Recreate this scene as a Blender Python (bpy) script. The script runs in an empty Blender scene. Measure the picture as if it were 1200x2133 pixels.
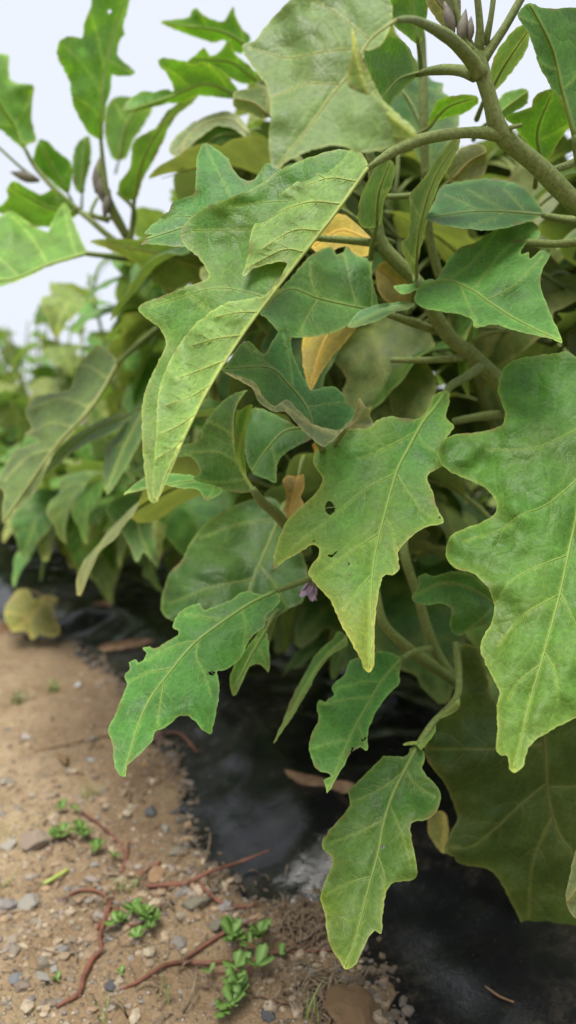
import bpy, math, random
import numpy as np
from mathutils import Vector, Matrix, noise
from mathutils.geometry import delaunay_2d_cdt

random.seed(7); np.random.seed(7)
SC = bpy.context.scene
COL = SC.collection
R = math.radians

# ------------------------------------------------------------------ camera
F = 1552.0; CX, CY = 600.0, 1066.5          # focal length and centre in photo pixels (1200 x 2133)
CAMZ = 0.55; PITCH = R(8.65)
cam = bpy.data.cameras.new('camera'); camo = bpy.data.objects.new('camera', cam); COL.objects.link(camo)
camo.location = (0, 0, CAMZ); camo.rotation_euler = (R(90) - PITCH, 0, 0)
cam.sensor_fit = 'VERTICAL'; cam.sensor_height = 36; cam.lens = 36 * F / 2133
cam.clip_start = 0.02; cam.clip_end = 1000
cam.dof.use_dof = True; cam.dof.focus_distance = 0.50; cam.dof.aperture_fstop = 4.6; cam.dof.aperture_blades = 0
SC.camera = camo

# ------------------------------------------------------------------ sky, sun, exposure
SUN_EL, SUN_ROT = R(73), R(204)               # soft light from above left, behind the camera
w = bpy.data.worlds.new('World'); SC.world = w; w.use_nodes = True
nt = w.node_tree; nt.nodes.clear()
sky = nt.nodes.new('ShaderNodeTexSky'); sky.sky_type = 'NISHITA'; sky.sun_disc = False
sky.sun_elevation = SUN_EL; sky.sun_rotation = SUN_ROT; sky.dust_density = 4.0
cloud = nt.nodes.new('ShaderNodeRGB'); cloud.outputs[0].default_value = (4.75, 5.0, 5.55, 1)   # even cloud cover
mix = nt.nodes.new('ShaderNodeMixRGB'); mix.inputs[0].default_value = 0.93
bg = nt.nodes.new('ShaderNodeBackground'); bg.inputs[1].default_value = 0.056
wo = nt.nodes.new('ShaderNodeOutputWorld')
nt.links.new(sky.outputs[0], mix.inputs[1]); nt.links.new(cloud.outputs[0], mix.inputs[2])
nt.links.new(mix.outputs[0], bg.inputs[0]); nt.links.new(bg.outputs[0], wo.inputs[0])
sun = bpy.data.lights.new('sun', 'SUN'); sun.energy = 1.5; sun.angle = R(32); sun.color = (1, 0.97, 0.91)
suno = bpy.data.objects.new('sun', sun); COL.objects.link(suno)
sd = Vector((math.sin(SUN_ROT) * math.cos(SUN_EL), math.cos(SUN_ROT) * math.cos(SUN_EL), math.sin(SUN_EL)))
suno.rotation_euler = (-sd).to_track_quat('-Z', 'Y').to_euler()
SC.view_settings.view_transform = 'Standard'; SC.view_settings.look = 'None'
SC.view_settings.exposure = 1.76; SC.view_settings.gamma = 1.0
SC.view_settings.use_curve_mapping = False
SC.cycles.use_denoising = True
SC.cycles.max_bounces = 10; SC.cycles.diffuse_bounces = 5; SC.cycles.transmission_bounces = 6

# ------------------------------------------------------------------ pixel <-> place
cp, sp = math.cos(PITCH), math.sin(PITCH)
def ray(px, py):
    x = (px - CX) / F; y = -(py - CY) / F
    return Vector((x, cp + y * sp, -sp + y * cp))
def P(px, py, d): return Vector((0, 0, CAMZ)) + ray(px, py) * d
def proj(p):
    y, z = p[1], p[2] - CAMZ
    d = y * cp - z * sp
    if d < 0.02: return (-9999, -9999, d)
    return (CX + F * p[0] / d, CY - F * (y * sp + z * cp) / d, d)
def ground(px, py, z=0.0):
    r = ray(px, py); t = (z - CAMZ) / r.z
    return Vector((0, 0, CAMZ)) + r * t

# the planted row: edge of the mulch film, direction along the row, normal towards the row
D = Vector((-0.51, 0.86)).normalized(); N = Vector((D.y, -D.x))
E0 = Vector((-0.15, 0.98))
def es(x, y):
    q = Vector((x, y)) - E0
    return q.dot(N), q.dot(D)

# ------------------------------------------------------------------ materials
def new_mat(name):
    m = bpy.data.materials.new(name); m.use_nodes = True
    n = m.node_tree; n.nodes.clear()
    out = n.nodes.new('ShaderNodeOutputMaterial')
    return m, n, out
def nd(n, t, **k):
    x = n.nodes.new(t)
    for a, b in k.items(): setattr(x, a, b)
    return x
def ramp(n, stops, src=None):
    r = nd(n, 'ShaderNodeValToRGB'); cr = r.color_ramp
    while len(cr.elements) < len(stops): cr.elements.new(0.5)
    for e, (p, c) in zip(cr.elements, stops):
        e.position = p; e.color = (c, c, c, 1) if isinstance(c, (int, float)) else (*c, 1)
    if src is not None: n.links.new(src, r.inputs[0])
    return r
def mixc(n, fac, a, b, mode='MIX'):
    m = nd(n, 'ShaderNodeMixRGB', blend_type=mode)
    for i, v in enumerate((fac, a, b)):
        if hasattr(v, 'links'): n.links.new(v, m.inputs[i])
        elif isinstance(v, (int, float)): m.inputs[i].default_value = v if i == 0 else (v, v, v, 1)
        else: m.inputs[i].default_value = (*v, 1)
    return m.outputs[0]
def math_(n, op, a, b=None, clamp=False):
    m = nd(n, 'ShaderNodeMath', operation=op, use_clamp=clamp)
    for i, v in enumerate((a, b)):
        if v is None: continue
        if hasattr(v, 'links'): n.links.new(v, m.inputs[i])
        else: m.inputs[i].default_value = v
    return m.outputs[0]

def leaf_material():
    m, n, out = new_mat('eggplant_leaf')
    tc = nd(n, 'ShaderNodeTexCoord'); oi = nd(n, 'ShaderNodeObjectInfo'); geo = nd(n, 'ShaderNodeNewGeometry')
    def attr(a): x = nd(n, 'ShaderNodeAttribute', attribute_name=a); return x.outputs['Fac']
    vein, edge, yel = attr('vein'), attr('edge'), attr('yel')
    off = nd(n, 'ShaderNodeVectorMath', operation='ADD'); n.links.new(tc.outputs['Object'], off.inputs[0]); n.links.new(oi.outputs['Random'], off.inputs[1])
    V = off.outputs[0]
    def noi(s, det=3, r=.5): x = nd(n, 'ShaderNodeTexNoise'); x.inputs['Scale'].default_value = s; x.inputs['Detail'].default_value = det; x.inputs['Roughness'].default_value = r; n.links.new(V, x.inputs['Vector']); return x.outputs['Fac']
    mott = noi(38, 4, .6); big = noi(11, 2); fine = noi(1100, 2, .7); spots = noi(170, 2)
    vo = nd(n, 'ShaderNodeTexVoronoi', feature='DISTANCE_TO_EDGE'); vo.inputs['Scale'].default_value = 210; n.links.new(V, vo.inputs['Vector'])
    base = mixc(n, 1.0, oi.outputs['Color'], ramp(n, [(.25, .62), (.5, 1.0), (.75, 1.35)], mott).outputs[0], 'MULTIPLY')
    base = mixc(n, ramp(n, [(.48, 0), (.78, .4)], big).outputs[0], base, (.12, .17, .035))
    base = mixc(n, yel, base, (.22, .27, .04))
    # tertiary veins: thin pale net
    v2 = nd(n, 'ShaderNodeTexVoronoi', feature='DISTANCE_TO_EDGE'); v2.inputs['Scale'].default_value = 62; n.links.new(V, v2.inputs['Vector'])
    net = math_(n, 'MAXIMUM', ramp(n, [(0, .16), (.05, 0)], vo.outputs['Distance']).outputs[0], ramp(n, [(0, .26), (.022, .16), (.04, 0)], v2.outputs['Distance']).outputs[0])
    base = mixc(n, 1.0, base, ramp(n, [(.3, .8), (.7, 1.2)], noi(330, 3, .7)).outputs[0], 'MULTIPLY')
    lite = mixc(n, 1.0, mixc(n, 1.0, base, (1.6, 1.35, 1.3), 'MULTIPLY'), (.035, .035, .012), 'ADD')
    base = mixc(n, net, base, lite)
    # short pale hairs and dust, denser near the margin
    hair = ramp(n, [(.58, 0), (.70, .4)], fine).outputs[0]
    hair = math_(n, 'MULTIPLY', hair, math_(n, 'ADD', math_(n, 'MULTIPLY', edge, .6), .4))
    base = mixc(n, hair, base, (.2, .3, .14))
    base = mixc(n, ramp(n, [(.72, 0), (.76, .6)], spots).outputs[0], base, (.13, .11, .03))
    vc = mixc(n, 1.0, mixc(n, 1.0, base, (1.75, 1.4, 1.4), 'MULTIPLY'), (.06, .06, .02), 'ADD')
    base = mixc(n, math_(n, 'MULTIPLY', vein, .8), base, vc)
    base = mixc(n, math_(n, 'MULTIPLY', math_(n, 'POWER', edge, 2.0), .8), base, mixc(n, 1.0, mixc(n, 1.0, base, (1.7, 1.35, 1.4), 'MULTIPLY'), (.08, .08, .03), 'ADD'))
    brown = math_(n, 'MULTIPLY', edge, ramp(n, [(.56, 0), (.68, .85)], noi(55, 3)).outputs[0])
    base = mixc(n, brown, base, (.17, .11, .04))
    # lower face is paler and felted
    back = mixc(n, .4, base, (.23, .28, .16))
    base = mixc(n, geo.outputs['Backfacing'], base, back)
    bh = math_(n, 'ADD', math_(n, 'MULTIPLY', ramp(n, [(0, 0), (.12, 1)], vo.outputs['Distance']).outputs[0], .28), math_(n, 'MULTIPLY', fine, .35))
    bh = math_(n, 'ADD', bh, math_(n, 'MULTIPLY', mott, .5))
    bh = math_(n, 'ADD', bh, math_(n, 'MULTIPLY', ramp(n, [(0, 0), (.1, 1)], v2.outputs['Distance']).outputs[0], .45))
    bp = nd(n, 'ShaderNodeBump'); bp.inputs['Strength'].default_value = .5; bp.inputs['Distance'].default_value = .0008; n.links.new(bh, bp.inputs['Height'])
    pr = nd(n, 'ShaderNodeBsdfPrincipled')
    n.links.new(base, pr.inputs['Base Color']); n.links.new(bp.outputs[0], pr.inputs['Normal'])
    n.links.new(ramp(n, [(.3, .33), (.7, .6)], mott).outputs[0], pr.inputs['Roughness'])
    pr.inputs['Specular IOR Level'].default_value = .24
    tr = nd(n, 'ShaderNodeBsdfTranslucent'); n.links.new(mixc(n, 1.0, base, (1.7, 1.75, .55), 'MULTIPLY'), tr.inputs['Color'])
    ms = nd(n, 'ShaderNodeMixShader'); ms.inputs[0].default_value = .27
    n.links.new(pr.outputs[0], ms.inputs[1]); n.links.new(tr.outputs[0], ms.inputs[2]); n.links.new(ms.outputs[0], out.inputs[0])
    return m

def simple_mat(name, c1, c2, scale=60, rough=.6, bump=.3, bdist=.002, spec=.4, objcol=False, detail=4, trans=0.0):
    m, n, out = new_mat(name)
    tc = nd(n, 'ShaderNodeTexCoord'); x = nd(n, 'ShaderNodeTexNoise'); x.inputs['Scale'].default_value = scale; x.inputs['Detail'].default_value = detail; x.inputs['Roughness'].default_value = .65
    n.links.new(tc.outputs['Object'], x.inputs['Vector'])
    r = ramp(n, [(.3, c1), (.7, c2)], x.outputs['Fac']).outputs[0]
    if objcol:
        oi = nd(n, 'ShaderNodeObjectInfo'); r = mixc(n, 1.0, r, oi.outputs['Color'], 'MULTIPLY')
    x2 = nd(n, 'ShaderNodeTexNoise'); x2.inputs['Scale'].default_value = scale * 6; x2.inputs['Detail'].default_value = 4; n.links.new(tc.outputs['Object'], x2.inputs['Vector'])
    bp = nd(n, 'ShaderNodeBump'); bp.inputs['Strength'].default_value = bump; bp.inputs['Distance'].default_value = bdist; n.links.new(x2.outputs['Fac'], bp.inputs['Height'])
    pr = nd(n, 'ShaderNodeBsdfPrincipled'); n.links.new(r, pr.inputs['Base Color']); n.links.new(bp.outputs[0], pr.inputs['Normal'])
    pr.inputs['Roughness'].default_value = rough; pr.inputs['Specular IOR Level'].default_value = spec
    if trans:
        tr = nd(n, 'ShaderNodeBsdfTranslucent'); n.links.new(mixc(n, 1.0, r, (1.6, 1.6, .7), 'MULTIPLY'), tr.inputs['Color']); ms = nd(n, 'ShaderNodeMixShader'); ms.inputs[0].default_value = trans
        n.links.new(pr.outputs[0], ms.inputs[1]); n.links.new(tr.outputs[0], ms.inputs[2]); n.links.new(ms.outputs[0], out.inputs[0])
    else: n.links.new(pr.outputs[0], out.inputs[0])
    return m

M_LEAF = leaf_material()
M_STEM = simple_mat('eggplant_stem', (.10, .145, .025), (.25, .30, .085), 420, .6, .9, .0009)
M_VEIN = simple_mat('leaf_vein', (.8, .8, .8), (1, 1, 1), 200, .55, .3, .0005, .4, True, trans=.12)
M_BUD = simple_mat('flower_calyx', (.10, .08, .075), (.18, .17, .11), 200, .7, .3, .0005)
M_PETAL = simple_mat('flower_petal', (.30, .2, .3), (.42, .32, .4), 150, .7, .3, .0005)
M_RED = simple_mat('purslane_stem', (.07, .03, .02), (.24, .09, .05), 45, .6, .3, .0006)
M_PURS = simple_mat('purslane_leaf', (.15, .28, .06), (.23, .37, .09), 120, .4, .2, .0004, trans=.25)
M_STONE = simple_mat('pebble_stone', (.42, .42, .42), (.78, .78, .78), 70, .8, .5, .001, .3, True)
M_DRY = simple_mat('dry_leaf', (.15, .085, .045), (.32, .21, .12), 45, .8, .5, .001, .2)
M_STRAW = simple_mat('dry_straw', (.13, .085, .05), (.3, .23, .15), 80, .8, .4, .0006, .2)
M_TWIG = simple_mat('twig', (.1, .055, .03), (.26, .16, .09), 60, .8, .5, .001, .2)
M_GRASS = simple_mat('grass_blade', (.12, .18, .04), (.26, .3, .1), 50, .55, .1, .0004)

# ------------------------------------------------------------------ mesh helpers
def mesh_obj(name, verts, faces, mat, parent=None, smooth=True, color=None, loc=None):
    me = bpy.data.meshes.new(name)
    me.from_pydata([tuple(v) for v in verts], [], faces); me.update()
    if smooth: me.polygons.foreach_set('use_smooth', [True] * len(me.polygons))
    if mat is not None: me.materials.append(mat)
    o = bpy.data.objects.new(name, me); COL.objects.link(o)
    if parent is not None:
        o.parent = parent
        if parent.type == 'EMPTY' and loc is None: o.matrix_parent_inverse = Matrix.Translation(-parent.location)
    if color: o.color = (*color, 1)
    if loc is not None: o.location = loc
    return o
def tag(o, label, cat, group=None, kind=None):
    if label: o['label'] = label
    if cat: o['category'] = cat
    if group: o['group'] = group
    if kind: o['kind'] = kind
    return o
def empty(name, loc):
    o = bpy.data.objects.new(name, None); COL.objects.link(o); o.location = loc; o.empty_display_size = .05
    return o
def spline(pts, step):
    """Catmull-Rom through points (any dimension), resampled about every step."""
    p = [np.array(q, float) for q in pts]
    if len(p) < 3:
        a, b = p[0], p[-1]; k = max(2, int(np.linalg.norm(b - a) / step) + 1)
        return np.array([a + (b - a) * i / (k - 1) for i in range(k)])
    p = [2 * p[0] - p[1]] + p + [2 * p[-1] - p[-2]]
    out = []
    for i in range(1, len(p) - 2):
        a, b, c, d = p[i - 1:i + 3]; k = max(1, int(round(np.linalg.norm(c - b) / step)))
        for j in range(k):
            t = j / k
            out.append(.5 * (2 * b + (c - a) * t + (2 * a - 5 * b + 4 * c - d) * t * t + (3 * b - a - 3 * c + d) * t ** 3))
    out.append(p[-2]); return np.array(out)
def closed_spline(pts, step):
    p = [np.array(q[:2], float) for q in pts]; n = len(p); out = []
    for i in range(n):
        a, b, c, d = p[i - 1], p[i], p[(i + 1) % n], p[(i + 2) % n]; k = max(1, int(round(np.linalg.norm(c - b) / step)))
        for j in range(k):
            t = j / k
            out.append((1 - t) ** 3 * b + 3 * (1 - t) ** 2 * t * (b + (c - a) / 6.5) + 3 * (1 - t) * t * t * (c - (d - b) / 6.5) + t ** 3 * c)
    return np.array(out)
def tube(pts, radii, sides=8, cap=True, flat=1.0):
    """verts, faces of a tube along 3-D points with one radius per point."""
    pts = [Vector(p) for p in pts]; n = len(pts); V, Fc = [], []
    t0 = (pts[1] - pts[0]).normalized(); up = Vector((0, 0, 1)) if abs(t0.z) < .9 else Vector((1, 0, 0))
    u = t0.cross(up).normalized()
    for i, p in enumerate(pts):
        t = (pts[min(i + 1, n - 1)] - pts[max(i - 1, 0)]).normalized()
        u = (u - t * u.dot(t)).normalized(); v = t.cross(u)
        for k in range(sides):
            a = 2 * math.pi * k / sides
            V.append(p + (u * math.cos(a) + v * math.sin(a) * flat) * radii[i])
    for i in range(n - 1):
        for k in range(sides):
            a, b = i * sides + k, i * sides + (k + 1) % sides
            Fc.append((a, b, b + sides, a + sides))
    if cap: Fc.append(tuple(range(sides))[::-1]); Fc.append(tuple(range((n - 1) * sides, n * sides)))
    return V, Fc
def join(parts):
    V, Fc = [], []
    for v, f in parts:
        o = len(V); V += list(v); Fc += [tuple(i + o for i in q) for q in f]
    return V, Fc
def radii_lerp(n, a, b): return [a + (b - a) * i / max(1, n - 1) for i in range(n)]
def world_tube(keys, sides=8, step=.008, knob=0.0):
    """keys: (x, y, z, r) in metres."""
    s = spline(keys, step); 
    return tube([q[:3] for q in s], [max(.0004, q[3] * (1 + knob * noise.noise(Vector(q[:3]) * 60))) for q in s], sides)
def pix_tube(keys, sides=8, step=.006, knob=.12):
    """keys: (px, py, depth, radius in px)."""
    return world_tube([(*P(a, b, d), r * d / F) for a, b, d, r in keys], sides, step, knob)

def inside(poly, pts):
    x, y = pts[:, 0], pts[:, 1]; r = np.zeros(len(pts), bool); n = len(poly)
    xa, ya = poly[:, 0], poly[:, 1]; xb, yb = np.roll(xa, -1), np.roll(ya, -1)
    for i in range(n):
        c = ((ya[i] > y) != (yb[i] > y))
        if c.any():
            xx = (xb[i] - xa[i]) * (y - ya[i]) / ((yb[i] - ya[i]) or 1e-9) + xa[i]
            r ^= c & (x < xx)
    return r
def seg_dist(pts, a, b):
    ab = b - a; l = max((ab ** 2).sum(), 1e-12)
    t = np.clip(((pts - a) @ ab) / l, 0, 1)
    return np.sqrt((((a + t[:, None] * ab) - pts) ** 2).sum(1))
def poly_dist(pts, line, closed=False):
    d = np.full(len(pts), 1e9); n = len(line)
    for i in range(n if closed else n - 1): d = np.minimum(d, seg_dist(pts, line[i], line[(i + 1) % n]))
    return d

def fill_outline(outline, s, holes=(), rnd=None, extra=None):
    """triangulate a smooth outline with an even interior grid; returns verts(n,2), tris, boundary flag."""
    rnd = rnd or random
    ol = outline
    lo, hi = ol.min(0), ol.max(0)
    gx, gy = np.meshgrid(np.arange(lo[0], hi[0], s), np.arange(lo[1], hi[1], s * .87))
    gx = gx + (np.arange(gx.shape[0])[:, None] % 2) * s * .5
    g = np.stack([gx.ravel(), gy.ravel()], 1) + (np.random.rand(gx.size, 2) - .5) * s * .3
    g = g[inside(ol, g)]
    if len(g): g = g[poly_dist(g, ol, True) > s * .55]
    if extra is not None and len(extra):
        ex = extra[inside(ol, extra)]
        if len(ex): ex = ex[poly_dist(ex, ol, True) > s * .5]
        keep = []
        for q in ex:
            if all((q[0] - r[0]) ** 2 + (q[1] - r[1]) ** 2 > (s * .5) ** 2 for r in keep): keep.append(q)
        if keep:
            ex = np.array(keep)
            if len(g): g = g[np.min((g[:, None, 0] - ex[None, :, 0]) ** 2 + (g[:, None, 1] - ex[None, :, 1]) ** 2, axis=1) > (s * .62) ** 2]
            g = np.concatenate([g, ex]) if len(g) else ex
    hl = [np.array(h, float) for h in holes]
    for h in hl:
        if len(g): g = g[~inside(h, g) & (poly_dist(g, h, True) > s * .4)]
    allp = [ol] + hl + [g]; edges = []; o = 0
    for q in [ol] + hl:
        edges += [(o + i, o + (i + 1) % len(q)) for i in range(len(q))]; o += len(q)
    nb = o
    vs = np.concatenate([a for a in allp if len(a)])
    r = delaunay_2d_cdt([Vector(v) for v in vs], edges, [], 0, 1e-5)
    v2 = np.array([tuple(v) for v in r[0]]); tris = np.array([f for f in r[2]])
    cen = v2[tris].mean(1); ok = inside(ol, cen)
    for h in hl: ok &= ~inside(h, cen)
    tris = tris[ok]
    bflag = np.array([1.0 if any(k < nb for k in ids) else 0.0 for ids in r[3]])
    used = np.unique(tris); mp = -np.ones(len(v2), int); mp[used] = np.arange(len(used))
    return v2[used], mp[tris], bflag[used]

def set_attr(me, name, vals):
    a = me.attributes.new(name, 'FLOAT', 'POINT'); a.data.foreach_set('value', np.asarray(vals, dtype=np.float32))

def cg(c):
    k = min(max((.85 - c[0] / c[1]) / .25, 0), 1)
    return (c[0] * (1 - .23 * k), c[1] * (1 + .12 * k), c[2] * (1 - .36 * k))
def auto_veins(outline_pts, mid, nside=4):
    """side veins running from the midrib to the marked lobe tips, or evenly if none is marked."""
    base, tip = mid[0], mid[-1]; ax = tip - base; L = np.linalg.norm(ax); ax = ax / L
    acc = np.concatenate([[0], np.cumsum(np.linalg.norm(np.diff(mid, axis=0), axis=1))]); acc /= acc[-1]
    at = lambda t: np.array([np.interp(t, acc, mid[:, 0]), np.interp(t, acc, mid[:, 1])])
    res = []
    for q in outline_pts:
        if len(q) < 3: continue
        p = np.array(q[:2], float); t = ((p - base) @ ax) / L
        d = poly_dist(p[None], mid)[0] / L
        t0 = min(max(t - .62 * d - .04, .05), .86); s = at(t0)
        e = s + (p - s) * .9; m_ = (s + e) / 2 + ax * -.06 * np.linalg.norm(e - s)
        res.append(np.array([s, m_, e]))
    return res

def traced_leaf(parent, outline, mid, d0, d1, color, side=0.0, cup=0.0, bend=0.0, under=False, veins=None, holes=(), yel=0.0,
                wave=.006, relief=1.0, petiole=None, step=5.5, name='leaf', vein_tubes=True, midr=(4.2, 1.2), seed=0, edge_roll=0.0, lat=False):
    """A leaf whose outline is given in photo pixels; depth runs from d0 at the base to d1 at the tip."""
    mid = spline(mid, 12.0); color = cg(color)
    ol = closed_spline(outline, step)
    ol = ol + np.array([[noise.noise(Vector((p[0] * .09, p[1] * .09, seed))), noise.noise(Vector((p[0] * .09, p[1] * .09, seed + 9)))] for p in ol]) * 2.2 + np.array([[noise.noise(Vector((p[0] * .22, p[1] * .22, seed + 3))), noise.noise(Vector((p[0] * .22, p[1] * .22, seed + 13)))] for p in ol]) * 1.3
    holes = [closed_spline(h, 3.0) for h in holes]
    holes = [[(x + 3 * noise.noise(Vector((x * .4, y * .4, 1.3))), y + 3 * noise.noise(Vector((x * .4, y * .4, 4.3)))) for x, y in h] for h in holes]
    vein_pts = [np.array(v, float) for v in veins] if veins else auto_veins(outline, mid)
    vein_pts = [spline(v, 12.0) for v in vein_pts]
    subs = []                                            # finer branches off the side veins
    if name in ('leaf', 'folded_half') and vein_tubes:
        for q in vein_pts:
            Lq = np.linalg.norm(np.diff(q, axis=0), axis=1).sum()
            for fr in (.3, .5, .7):
                i = min(int(fr * (len(q) - 1)), len(q) - 2); t = q[i + 1] - q[i]; t = t / max(np.linalg.norm(t), 1e-6)
                for sg in (-1, 1):
                    r_ = random.Random(i * 7 + sg + seed * 31 + int(fr * 10)); an = sg * r_.uniform(.6, 1.0); ln = Lq * r_.uniform(.2, .36)
                    d1_ = np.array([t[0] * math.cos(an) - t[1] * math.sin(an), t[0] * math.sin(an) + t[1] * math.cos(an)])
                    e_ = q[i] + d1_ * ln * .6; e2_ = e_ + (d1_ * .55 + t * .45) * ln * .4
                    if ln > 16 and inside(ol, np.array([e2_]))[0]: subs.append(spline([q[i], e_, e2_], 12.0))
    vs, tris, bf = fill_outline(ol, step, holes, extra=np.concatenate([spline(q, step * .8) for q in [mid] + vein_pts + subs]))
    base, tip = mid[0], mid[-1]; ax = tip - base; L = np.linalg.norm(ax); ax = ax / L; pe = np.array([-ax[1], ax[0]])
    wpx = max(np.abs((ol - base) @ pe).max(), 1.0)
    if not under and abs(pe[1]) > .6: side = abs(side) * (1 if pe[1] < 0 else -1)     # upper rim leans away: the blade faces up
    scale = (d0 + d1) / 2 / F                           # metres per pixel here
    dm_all = lambda pts: poly_dist(pts, mid)
    def depth(pts, fine=True):
        u = ((pts - base) @ ax) / L; v = ((pts - base) @ pe) / wpx
        d = d0 + (d1 - d0) * u + side * v + cup * v * v + bend * (4 * (u - .5) ** 2 - 1)
        dmid = dm_all(pts); am = np.minimum(dmid / wpx, 1.2)
        nz = np.array([noise.noise(Vector((p[0] * .0075, p[1] * .0075, seed * 3.1))) for p in pts])
        n2 = np.array([noise.noise(Vector((p[0] * .021, p[1] * .021, seed * 1.7 + 5))) for p in pts])
        d = d + wave * (am ** 1.2 * 1.6 + .35) * (nz * 1.5 + n2 * .55)
        dv = dmid.copy()
        for q in vein_pts: dv = np.minimum(dv, poly_dist(pts, q))
        for q in subs: dv = np.minimum(dv, poly_dist(pts, q) + 5.0)
        sg = 1 if under else -1
        if fine:
            q = np.minimum(dv / 26.0, 1.0); n3 = np.array([noise.noise(Vector((p[0] * .055, p[1] * .055, seed + 2))) for p in pts])
            d = d + sg * relief * (.0014 * (1 - (1 - q) ** 2) + .00028 * n3 * q) * (scale / .00033)
            dm2 = np.minimum(dmid / 60, 1); d = d + sg * relief * .0028 * dm2
        return d, u, dv, dmid
    d, u, dv, dmid = depth(vs)
    de = poly_dist(vs, ol, True)
    if edge_roll: d = d + edge_roll * np.exp(-de / 14.0)
    verts = [P(p[0], p[1], q) for p, q in zip(vs, d)]
    # faces towards the camera
    fs = []
    for t in tris:
        a, b, c = vs[t[0]], vs[t[1]], vs[t[2]]
        cr = (b[0] - a[0]) * (c[1] - a[1]) - (b[1] - a[1]) * (c[0] - a[0])
        fs.append((int(t[0]), int(t[2]), int(t[1])) if cr > 0 else (int(t[0]), int(t[1]), int(t[2])))
    o = mesh_obj(name, verts, fs, M_LEAF, parent, color=color)
    wv = 2.6
    set_attr(o.data, 'vein', np.maximum(np.exp(-(dv / wv) ** 2) * .8, np.exp(-(dmid / (wv * 1.5)) ** 2)))
    set_attr(o.data, 'edge', np.exp(-de / (5.0)))
    yn = np.array([noise.noise(Vector((p[0] * .012, p[1] * .012, seed + 20))) for p in vs])
    set_attr(o.data, 'yel', np.clip(yel * (np.clip(u, 0, 1) ** 1.7 * .9 + .35 * yn + .45 * np.exp(-de / 18.0)), 0, 1))
    if vein_tubes:
        parts = []
        def vt(line, ra, rb):
            if len(line) < 2: return
            dd = depth(line)[0]; k = scale
            pts = [P(a[0], a[1], q - .15 * ra * k) for a, q in zip(line, dd)]
            rr = [r * k for r in radii_lerp(len(pts), ra, rb)]
            parts.append(tube(pts, rr, 6))
        vt(mid, *midr)
        if not under or lat:
            for q in vein_pts: vt(q, midr[0] * .40, midr[1] * .35)
            for q in subs: vt(q, midr[0] * .19, midr[1] * .25)
        V, Fc = join(parts)
        mesh_obj('vein_network', V, Fc, M_VEIN, o, color=(color[0] * 1.5 + .10, color[1] * 1.15 + .10, color[2] * 1.0 + .03))
    if petiole is None and vein_tubes and name == 'leaf':
        bx, by = base; kx, ky = ax; q = .5 / max(d0, .45)
        petiole = [(bx, by, d0, 4.5 * q), (bx - kx * 40 * q, by - ky * 40 * q, d0 + .03, 6 * q), (bx - kx * 70 * q, by - ky * 70 * q + 14 * q, d0 + .08, 7 * q)]
    if petiole:
        V, Fc = pix_tube(petiole, 8)
        mesh_obj('petiole', V, Fc, M_STEM, o)
    return o

# ------------------------------------------------------------------ ground: soil path, mulch film on a low bed
edge_px = [(-400, 1145), (-150, 1225), (60, 1335), (150, 1338), (235, 1410), (300, 1500), (370, 1590), (388, 1690), (405, 1775), (450, 1835), (500, 1880), (600, 1892),
           (680, 1885), (735, 1965), (790, 2060), (815, 2133), (850, 2300)]
_e = [ground(x, y) for x, y in edge_px]; _es = sorted((es(p.x, p.y)[1], es(p.x, p.y)[0]) for p in _e)
ES, EE = np.array([a for a, b in _es]), np.array([b for a, b in _es])
def edge_off(s): return float(np.interp(s, ES, EE)) if s < ES[-1] else float(EE[-1]) * math.exp(-(s - ES[-1]))
def sm(a, b, x): t = min(max((x - a) / (b - a), 0), 1); return t * t * (3 - 2 * t)
def bed(x, y):
    e, s = es(x, y)
    e2 = e - edge_off(s)
    return .055 * sm(-.01, .16, e2) * (1 - sm(.62, .9, e)), e2, e, s
def soil_z(x, y):
    b, e2, e, s = bed(x, y)
    v = Vector((x, y, 0))
    near = max(0.0, 1 - (abs(x) + y) / 9)
    z = b * 1.0 + .014 * noise.noise(v * 5) + near * (.010 * noise.noise(v * 17 + Vector((3, 1, 0))) + .005 * noise.noise(v * 48) + .003 * noise.noise(v * 110))
    z += .014 * math.exp(-((e2 + .03) / .05) ** 2) * (.6 + .6 * noise.noise(v * 9))          # soil heaped on the film's edge
    if e2 > 0: z -= .03 * sm(0.0, .035, e2 + .014 * noise.noise(v * 30))
    return z
def film_z(x, y):
    b, e2, e, s = bed(x, y)
    v = Vector((x, y, 0)); along = Vector((s * 3.0, e * 14, 0))
    z = b + .004 + .004 * noise.noise(along) + .003 * noise.noise(v * 22) + .005 * abs(noise.noise(Vector((s * 9 + e * 12, e * 30, 2)))) + .0025 * noise.noise(Vector((s * 30, e * 30, 6))) - .02 * sm(.0, .05, -e2)
    # sag where rain water lies beside the soil
    return z
def axis_vals(fine0, fine1, st, far, g=1.22):
    a = list(np.arange(fine0, fine1, st)); x, h = fine1, st
    while x < far: a.append(x); h *= g; x += h
    a.append(far); x, h = fine0 - st, st; lo = []
    while x > -far: lo.append(x); h *= g; x -= h
    lo.append(-far)
    return np.array(lo[::-1] + a)
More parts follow.
